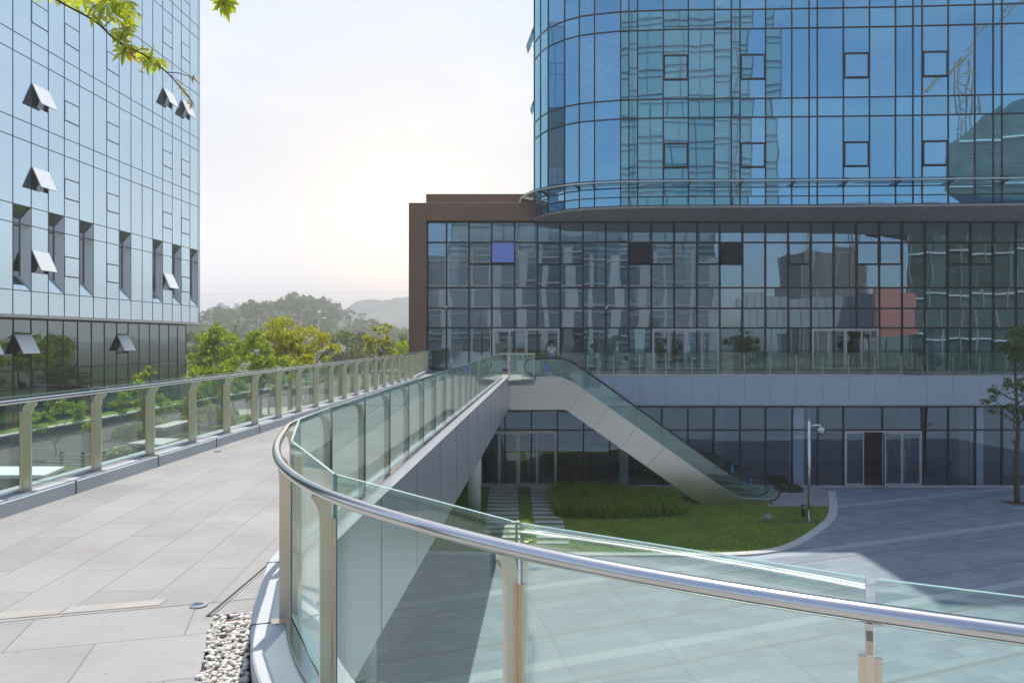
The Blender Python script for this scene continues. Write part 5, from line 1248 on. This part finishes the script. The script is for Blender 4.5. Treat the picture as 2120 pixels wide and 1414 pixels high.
# ------------------------------------------------------------------ overhanging tree: trunk outside the frame, one branch reaching in
OT=thing('overhanging_tree','leafy branch with yellow-green palmate leaves hanging in front of the sky and office block','tree',(-3.4,2.9,0))
mb=MB(); OY=3.1
mb.tube(catmull([(-3.4,2.9,-.02),(-3.35,2.95,1.4),(-3.42,3.0,2.8),(-3.3,3.05,4.0),(-3.1,3.1,5.2)],4),[.14-.1*i/16 for i in range(17)],12); mb.build('trunk',M['bark'],OT,True)
bp=[Vector((-3.36,3.0,3.5)),Vector((-2.7,3.05,3.62)),at(60,-35,OY),at(125,5,OY),at(195,44,OY),at(232,77,OY),at(262,98,OY),at(296,113,OY),at(330,138,OY),at(350,155,OY),at(367,174,OY),at(385,195,OY),at(400,214,OY)]
mb=MB(); bpp=catmull(bp,4); mb.tube(bpp,[max(.0022,.035*(1-i/14)) if i<13 else .0042-.0024*(i-13)/(len(bpp)-13) for i in range(len(bpp))],8)
b2=[Vector((-2.9,3.03,3.6)),Vector((-1.9,3.15,3.75)),at(420,-45,3.3),at(450,-8,3.3),at(463,10,3.3)]; bb=catmull(b2,5); mb.tube(bb,[.02-.0165*i/(len(bb)-1) for i in range(len(bb))],8)
for a,b in (((213,58),(240,38)),((282,105),(310,103)),((346,150),(395,160)),((262,97),(256,112)),((246,88),(262,60)),((205,50),(190,30)),((180,35),(200,8))):
    pa,pb_=at(*a,OY),at(*b,OY-.02); mb.tube([pa,pa.lerp(pb_,.5)+Vector((0,0,.006)),pb_],[.0022,.0018,.0013],6)
mb.build('branch',M['bark'],OT,True)
def leaflet(l,w,bend):
    prof=[0,.22,.62,.95,1.0,.78,.42,.05]; V=[];F_=[]
    for i,p in enumerate(prof):
        t=i/(len(prof)-1); z=-bend*t*t*l; V+=[(-w*p,t*l,z+w*p*.25),(0,t*l,z),(w*p,t*l,z+w*p*.25)]
    for i in range(len(prof)-1):
        a=i*3; F_+=[(a,a+1,a+4,a+3),(a+1,a+2,a+5,a+4)]
    return V,F_
def palm_leaf(px,py,size,ang,tilt,mat,Y=OY,k=7,fan=200,dry=False):
    """palmate leaf: leaflets radiating from the stalk end"""
    o_=at(px,py,Y); L0=size*1.12*Y/F; mb=MB(); base=Matrix.Rotation(R(ang),4,'Y')@Matrix.Rotation(R(tilt),4,'X')@Matrix.Rotation(R(random.uniform(-25,25)),4,'Z')
    for i in range(k):
        a=(i/(k-1)-.5)*fan if k>1 else 0; l=L0*(1-.38*abs(i-(k-1)/2)/((k-1)/2+.01))*random.uniform(.88,1.1); V,F_=leaflet(l,l*(.125 if not dry else .09),random.uniform(.1,.5) if not dry else random.uniform(.5,1.2))
        m=Matrix.Translation(o_)@base@Matrix.Rotation(R(90),4,'X')@Matrix.Rotation(R(180+a+random.uniform(-6,6)),4,'Z')@Matrix.Rotation(R(random.uniform(-25,25)),4,'Y')
        mb.add([m@Vector(v) for v in V],F_)
    return mb.build('leaf',M[mat],OT,True)
for px,py,s,a,ti in ((205,-8,34,-10,25),(222,8,40,15,-20),(240,-12,36,40,30),(170,-10,34,-20,10),(112,-14,24,0,20),(125,-12,22,15,10),(72,-14,20,0,15),(250,10,34,-20,25),(265,2,32,35,-20),(268,35,34,60,20),(247,60,36,-5,-15),(262,58,28,50,30),(243,72,28,20,40),(257,103,34,5,-12),(262,104,30,-40,15),(298,118,24,-20,20),(310,108,24,35,25),(318,100,20,70,35),(326,122,28,10,-15),(336,128,22,40,20),(188,12,36,20,15),(198,30,30,-25,-15),(228,-4,38,5,30),(232,26,32,-30,20),(282,24,26,50,-10),(272,50,28,35,15),(248,84,32,-15,10),(268,92,26,30,-20),(305,130,24,10,15),(288,104,24,-30,25),(150,0,26,10,20)):
    palm_leaf(px,py,s,a,ti,'leaf_maple')
for px,py,s,a,ti in ((370,168,18,30,20),(376,180,20,10,10),(385,192,18,25,20),(392,205,18,15,10),(398,212,16,25,-10),(397,158,18,35,20),(403,155,16,55,10),(300,118,26,0,30)):
    palm_leaf(px,py,s,a,ti,'leaf_dry',k=4,fan=110,dry=True)
for px,py,s,a in ((283,143,14,-40),(318,147,20,40)): palm_leaf(px,py,s,a,10,'leaf_dry',k=1,dry=True)
for px,py,s,a,ti in ((462,6,34,-12,15),(470,0,36,30,20),(455,-6,30,-40,15),(478,-4,34,50,10),(466,-14,34,15,-20)): palm_leaf(px,py,s,a,ti,'leaf_maple',Y=3.3)

# ------------------------------------------------------------------ what stands behind the viewer (seen mirrored in the facades)
def grid_block(name,label,x0,x1,y0,y1,z1,cat,glass,frame,bay=3.2,floor=4.4):
    t=thing(name,label,cat,((x0+x1)/2,(y0+y1)/2,GZ)); mb=MB(); mb.box(x0,x1,y0,y1,GZ,z1); mb.build('wall',glass,t)
    mb=MB(); n=int((x1-x0)/bay)
    for k in range(n+1): x=x0+(x1-x0)*k/n; pw=.10 if bay<4 else random.choice((.25,.45,.9)); mb.box(x-pw,x+pw,y1,y1+.12,GZ,z1)
    z=GZ+floor
    while z<z1: mb.box(x0,x1,y1+.001,y1+.16,z-.12,z+.12); mb.box(x0,x1,y1+.001,y1+.14,z-1.15,z-1.02); z+=floor
    mb.build('facade_grid',frame,t); return t
PALE=facade_glass('pale_teal_mirror',(.60,.74,.80),.30,base=(.26,.37,.42),wave=.05,basevar=.1)
PALE2=facade_glass('pale_grey_mirror',(.60,.66,.70),.30,base=(.12,.15,.18),wave=.05,basevar=.1)
GRID=plain('pale_facade_bands',(.44,.45,.45),.6,0,.08,.5)
grid_block('glass_block','pale teal glass block facing the tower from behind the terrace',-12,40,-86,-60,62,'office block',PALE,M['mullion_blue'])
grid_block('glass_block','grey banded glass block facing the podium from behind the terrace',-16,36,-62,-46,17,'office block',PALE2,GRID,4.2,4.4)
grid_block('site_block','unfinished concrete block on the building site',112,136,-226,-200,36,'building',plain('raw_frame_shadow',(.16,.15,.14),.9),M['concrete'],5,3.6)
nb=thing('netted_building','green netted scaffold building beyond the plaza','building',(64,-24,GZ)); mb=MB(); mb.prism([(x,-18,z) for x,z in ((56,GZ),(56,18.5),(46,20),(46.4,25.5),(49,27),(53,30.5),(60,33),(97,34.5),(97,GZ))],(16,-24,0)); mb.build('netting',M['net'],nb)
mb=MB()
for z in (2,8,14,20.4,26): mb.box(55.9 if z<19 else (46.3 if z<25 else 48.2),95,-18,-17.8,z,z+.22)
mb.build('scaffold_band',M['white'],nb)
mb=MB(); 
for k in range(16): mb.box(56.2+k*2.4,56.32+k*2.4,-18.001,-17.7,GZ,31)
mb.build('scaffold_pole',M['concrete'],nb)
hb=thing('hoarding','long white site hoarding across the street','hoarding',(60,-44,GZ)); mb=MB(); mb.box(40,66,-44,-43.6,3.5,9.2); mb.build('panels',M['fascia'],hb)
mb=MB()
for k in range(18): mb.box(40+k*1.5,40.15+k*1.5,-43.6,-43.4,GZ,9.2)
mb.build('post',M['concrete'],hb)
rb=MB(); rb.box(50.2,56,-16.5,-15.5,2.0,8.6); tag(rb.build('red_hoarding',M['red']),'plain red site panel in front of the netted building','hoarding')
def crane(x,y,ztop,jib,mat,label):
    t=thing('tower_crane',label,'crane',(x,y,GZ)); mb=MB(); w=.9
    for sx,sy in ((-w,-w),(w,-w),(w,w),(-w,w)): mb.bar((x+sx,y+sy,GZ),(x+sx,y+sy,ztop),.25,.25)
    z=GZ; k=0
    while z<ztop-2: 
        s=1 if k%2 else -1; mb.bar((x-w*s,y+w,z),(x+w*s,y+w,z+2.5),.14,.14); mb.bar((x-w*s,y-w,z),(x+w*s,y-w,z+2.5),.14,.14); z+=2.5; k+=1
    mb.build('mast',mat,t); mb=MB(); a=Vector((x,y,ztop)); b=Vector((x+jib[0],y,ztop+jib[1])); u=(b-a)
    for o_ in (0,1.4): mb.bar(a+Vector((0,0,o_)),b+Vector((0,0,o_*.4)),.25,.25)
    for k in range(14): mb.bar(a+u*k/14,a+u*(k+.5)/14+Vector((0,0,1.3-.06*k)),.12,.12); mb.bar(a+u*(k+.5)/14+Vector((0,0,1.3-.06*k)),a+u*(k+1)/14,.12,.12)
    mb.bar(a,a-u*.2,.4,.6); mb.build('jib',mat,t)
crane(73,-72,56,(30,34),M['orange'],'orange tower crane with a raised jib behind the netted building')
crane(116,-205,50,(-32,0),M['orange'],'orange tower crane over the unfinished concrete block')
# trees on the far side of the plaza, mirrored in the lower glazing
for i,(x,y) in enumerate(((14,-24),(24,-26),(33,-22))):
    tree('street_tree',['dark street tree nearest the grey banded block','dark street tree between the two others across the plaza','dark street tree nearest the hoarding'][i],(x,y,GZ),8,[((x,y,GZ+6),(2.6,2.4,2.0)),((x+1.2,y,GZ+7.6),(1.8,1.8,1.4))],1500,.2,'leaf_dark',.16)

# ------------------------------------------------------------------ camera, sun, sky
cam=bpy.data.cameras.new('camera'); co=bpy.data.objects.new('camera',cam); COL.objects.link(co); sc.camera=co
cam.sensor_width=36; cam.lens=36*F/2120; cam.clip_start=.05; cam.clip_end=12000
co.location=(0,0,EYE); co.rotation_euler=(R(90),0,0); cam.shift_y=-(707-HY)/2120
SUN_EL,SUN_AZ=R(67),R(2.6)     # azimuth measured from +Y towards +X
sun=bpy.data.lights.new('sun','SUN'); so_=bpy.data.objects.new('sun',sun); COL.objects.link(so_)
sun.energy=3.6; sun.angle=R(.53); sun.color=(1,.945,.86)
dv=Vector((math.sin(SUN_AZ)*math.cos(SUN_EL),math.cos(SUN_AZ)*math.cos(SUN_EL),math.sin(SUN_EL)))
so_.rotation_euler=dv.to_track_quat('Z','Y').to_euler(); so_.location=(0,20,60)
w=bpy.data.worlds.new('World'); sc.world=w; w.use_nodes=True; nt=w.node_tree; nt.nodes.clear()
out=nt.nodes.new('ShaderNodeOutputWorld'); bg=nt.nodes.new('ShaderNodeBackground'); L(nt,bg.outputs[0],out.inputs[0])
sky=nt.nodes.new('ShaderNodeTexSky'); sky.sky_type='NISHITA'; sky.sun_disc=False; sky.sun_elevation=SUN_EL; sky.sun_rotation=SUN_AZ
sky.altitude=50; sky.air_density=1.0; sky.dust_density=1.6; sky.ozone_density=3.5
tc=nt.nodes.new('ShaderNodeTexCoord')
# thin summer haze: a pale veil low over the horizon, a few faint clouds, and a warm glow painted in for sun flare
vm=N(nt,'ShaderNodeVectorMath',operation='DOT_PRODUCT'); L(nt,tc.outputs['Generated'],vm.inputs[0])
gd=Vector(((835-CX)/F,1,(HY-510)/F)).normalized(); vm.inputs[1].default_value=gd
d1=math_(nt,'MAXIMUM',vm.outputs['Value'],0)
glow=math_(nt,'POWER',d1,60); wide=math_(nt,'POWER',d1,5)
sep=N(nt,'ShaderNodeSeparateXYZ'); L(nt,tc.outputs['Generated'],sep.inputs[0])
mp=N(nt,'ShaderNodeMapping'); mp.inputs['Scale'].default_value=(2.2,2.2,7); L(nt,tc.outputs['Generated'],mp.inputs[0])
cl=ramp(nt,noise(nt,mp.outputs[0],2.2,7,.55),.52,.74)
el=math_(nt,'POWER',ramp(nt,sep.outputs[2],.03,.26,1,0),2.2); top_=ramp(nt,sep.outputs[2],.12,.42)
veil=mixc(nt,top_,(4.25,4.35,4.45),(3.6,3.98,4.36))
veil=mixc(nt,el,veil,(10.8,10.4,10.0))
c=mixc(nt,math_(nt,'MULTIPLY',ramp(nt,d1,.35,.88),.92),sky.outputs[0],veil)
c=mixc(nt,math_(nt,'MULTIPLY',cl,.30),c,(5.6,5.6,5.6))
c=mixc(nt,math_(nt,'MULTIPLY',math_(nt,'POWER',d1,40),.55),c,(5.9,4.85,3.95))
c=mixc(nt,math_(nt,'MULTIPLY',math_(nt,'POWER',d1,240),.95),c,(11.5,8.4,5.6))
L(nt,c,bg.inputs[0]); bg.inputs[1].default_value=.15
# air
HAZE=True
if HAZE:
    hz=MB(); hz.box(-1100,900,-330,2050,GZ-6,110); m,nt,out=new_mat('summer_haze'); pv=N(nt,'ShaderNodeVolumePrincipled'); pv.inputs['Color'].default_value=(.93,.93,.95,1); pv.inputs['Density'].default_value=.0011; pv.inputs['Anisotropy'].default_value=.3
    L(nt,pv.outputs[0],out.inputs['Volume']); o=hz.build('haze',m); o['kind']='stuff'; o['label']='pale summer haze in the air'; o.display_type='WIRE'
sc.view_settings.view_transform='Standard'; sc.view_settings.look='None'; sc.view_settings.exposure=.58; sc.view_settings.gamma=1
sc.render.engine='CYCLES'; cy=sc.cycles
cy.max_bounces=14; cy.transparent_max_bounces=40; cy.glossy_bounces=6; cy.diffuse_bounces=3; cy.transmission_bounces=6; cy.volume_bounces=0
cy.caustics_reflective=False; cy.caustics_refractive=False; cy.sample_clamp_indirect=6; cy.blur_glossy=.3
cy.use_denoising=True
try: cy.denoiser='OPENIMAGEDENOISE'
except Exception: pass
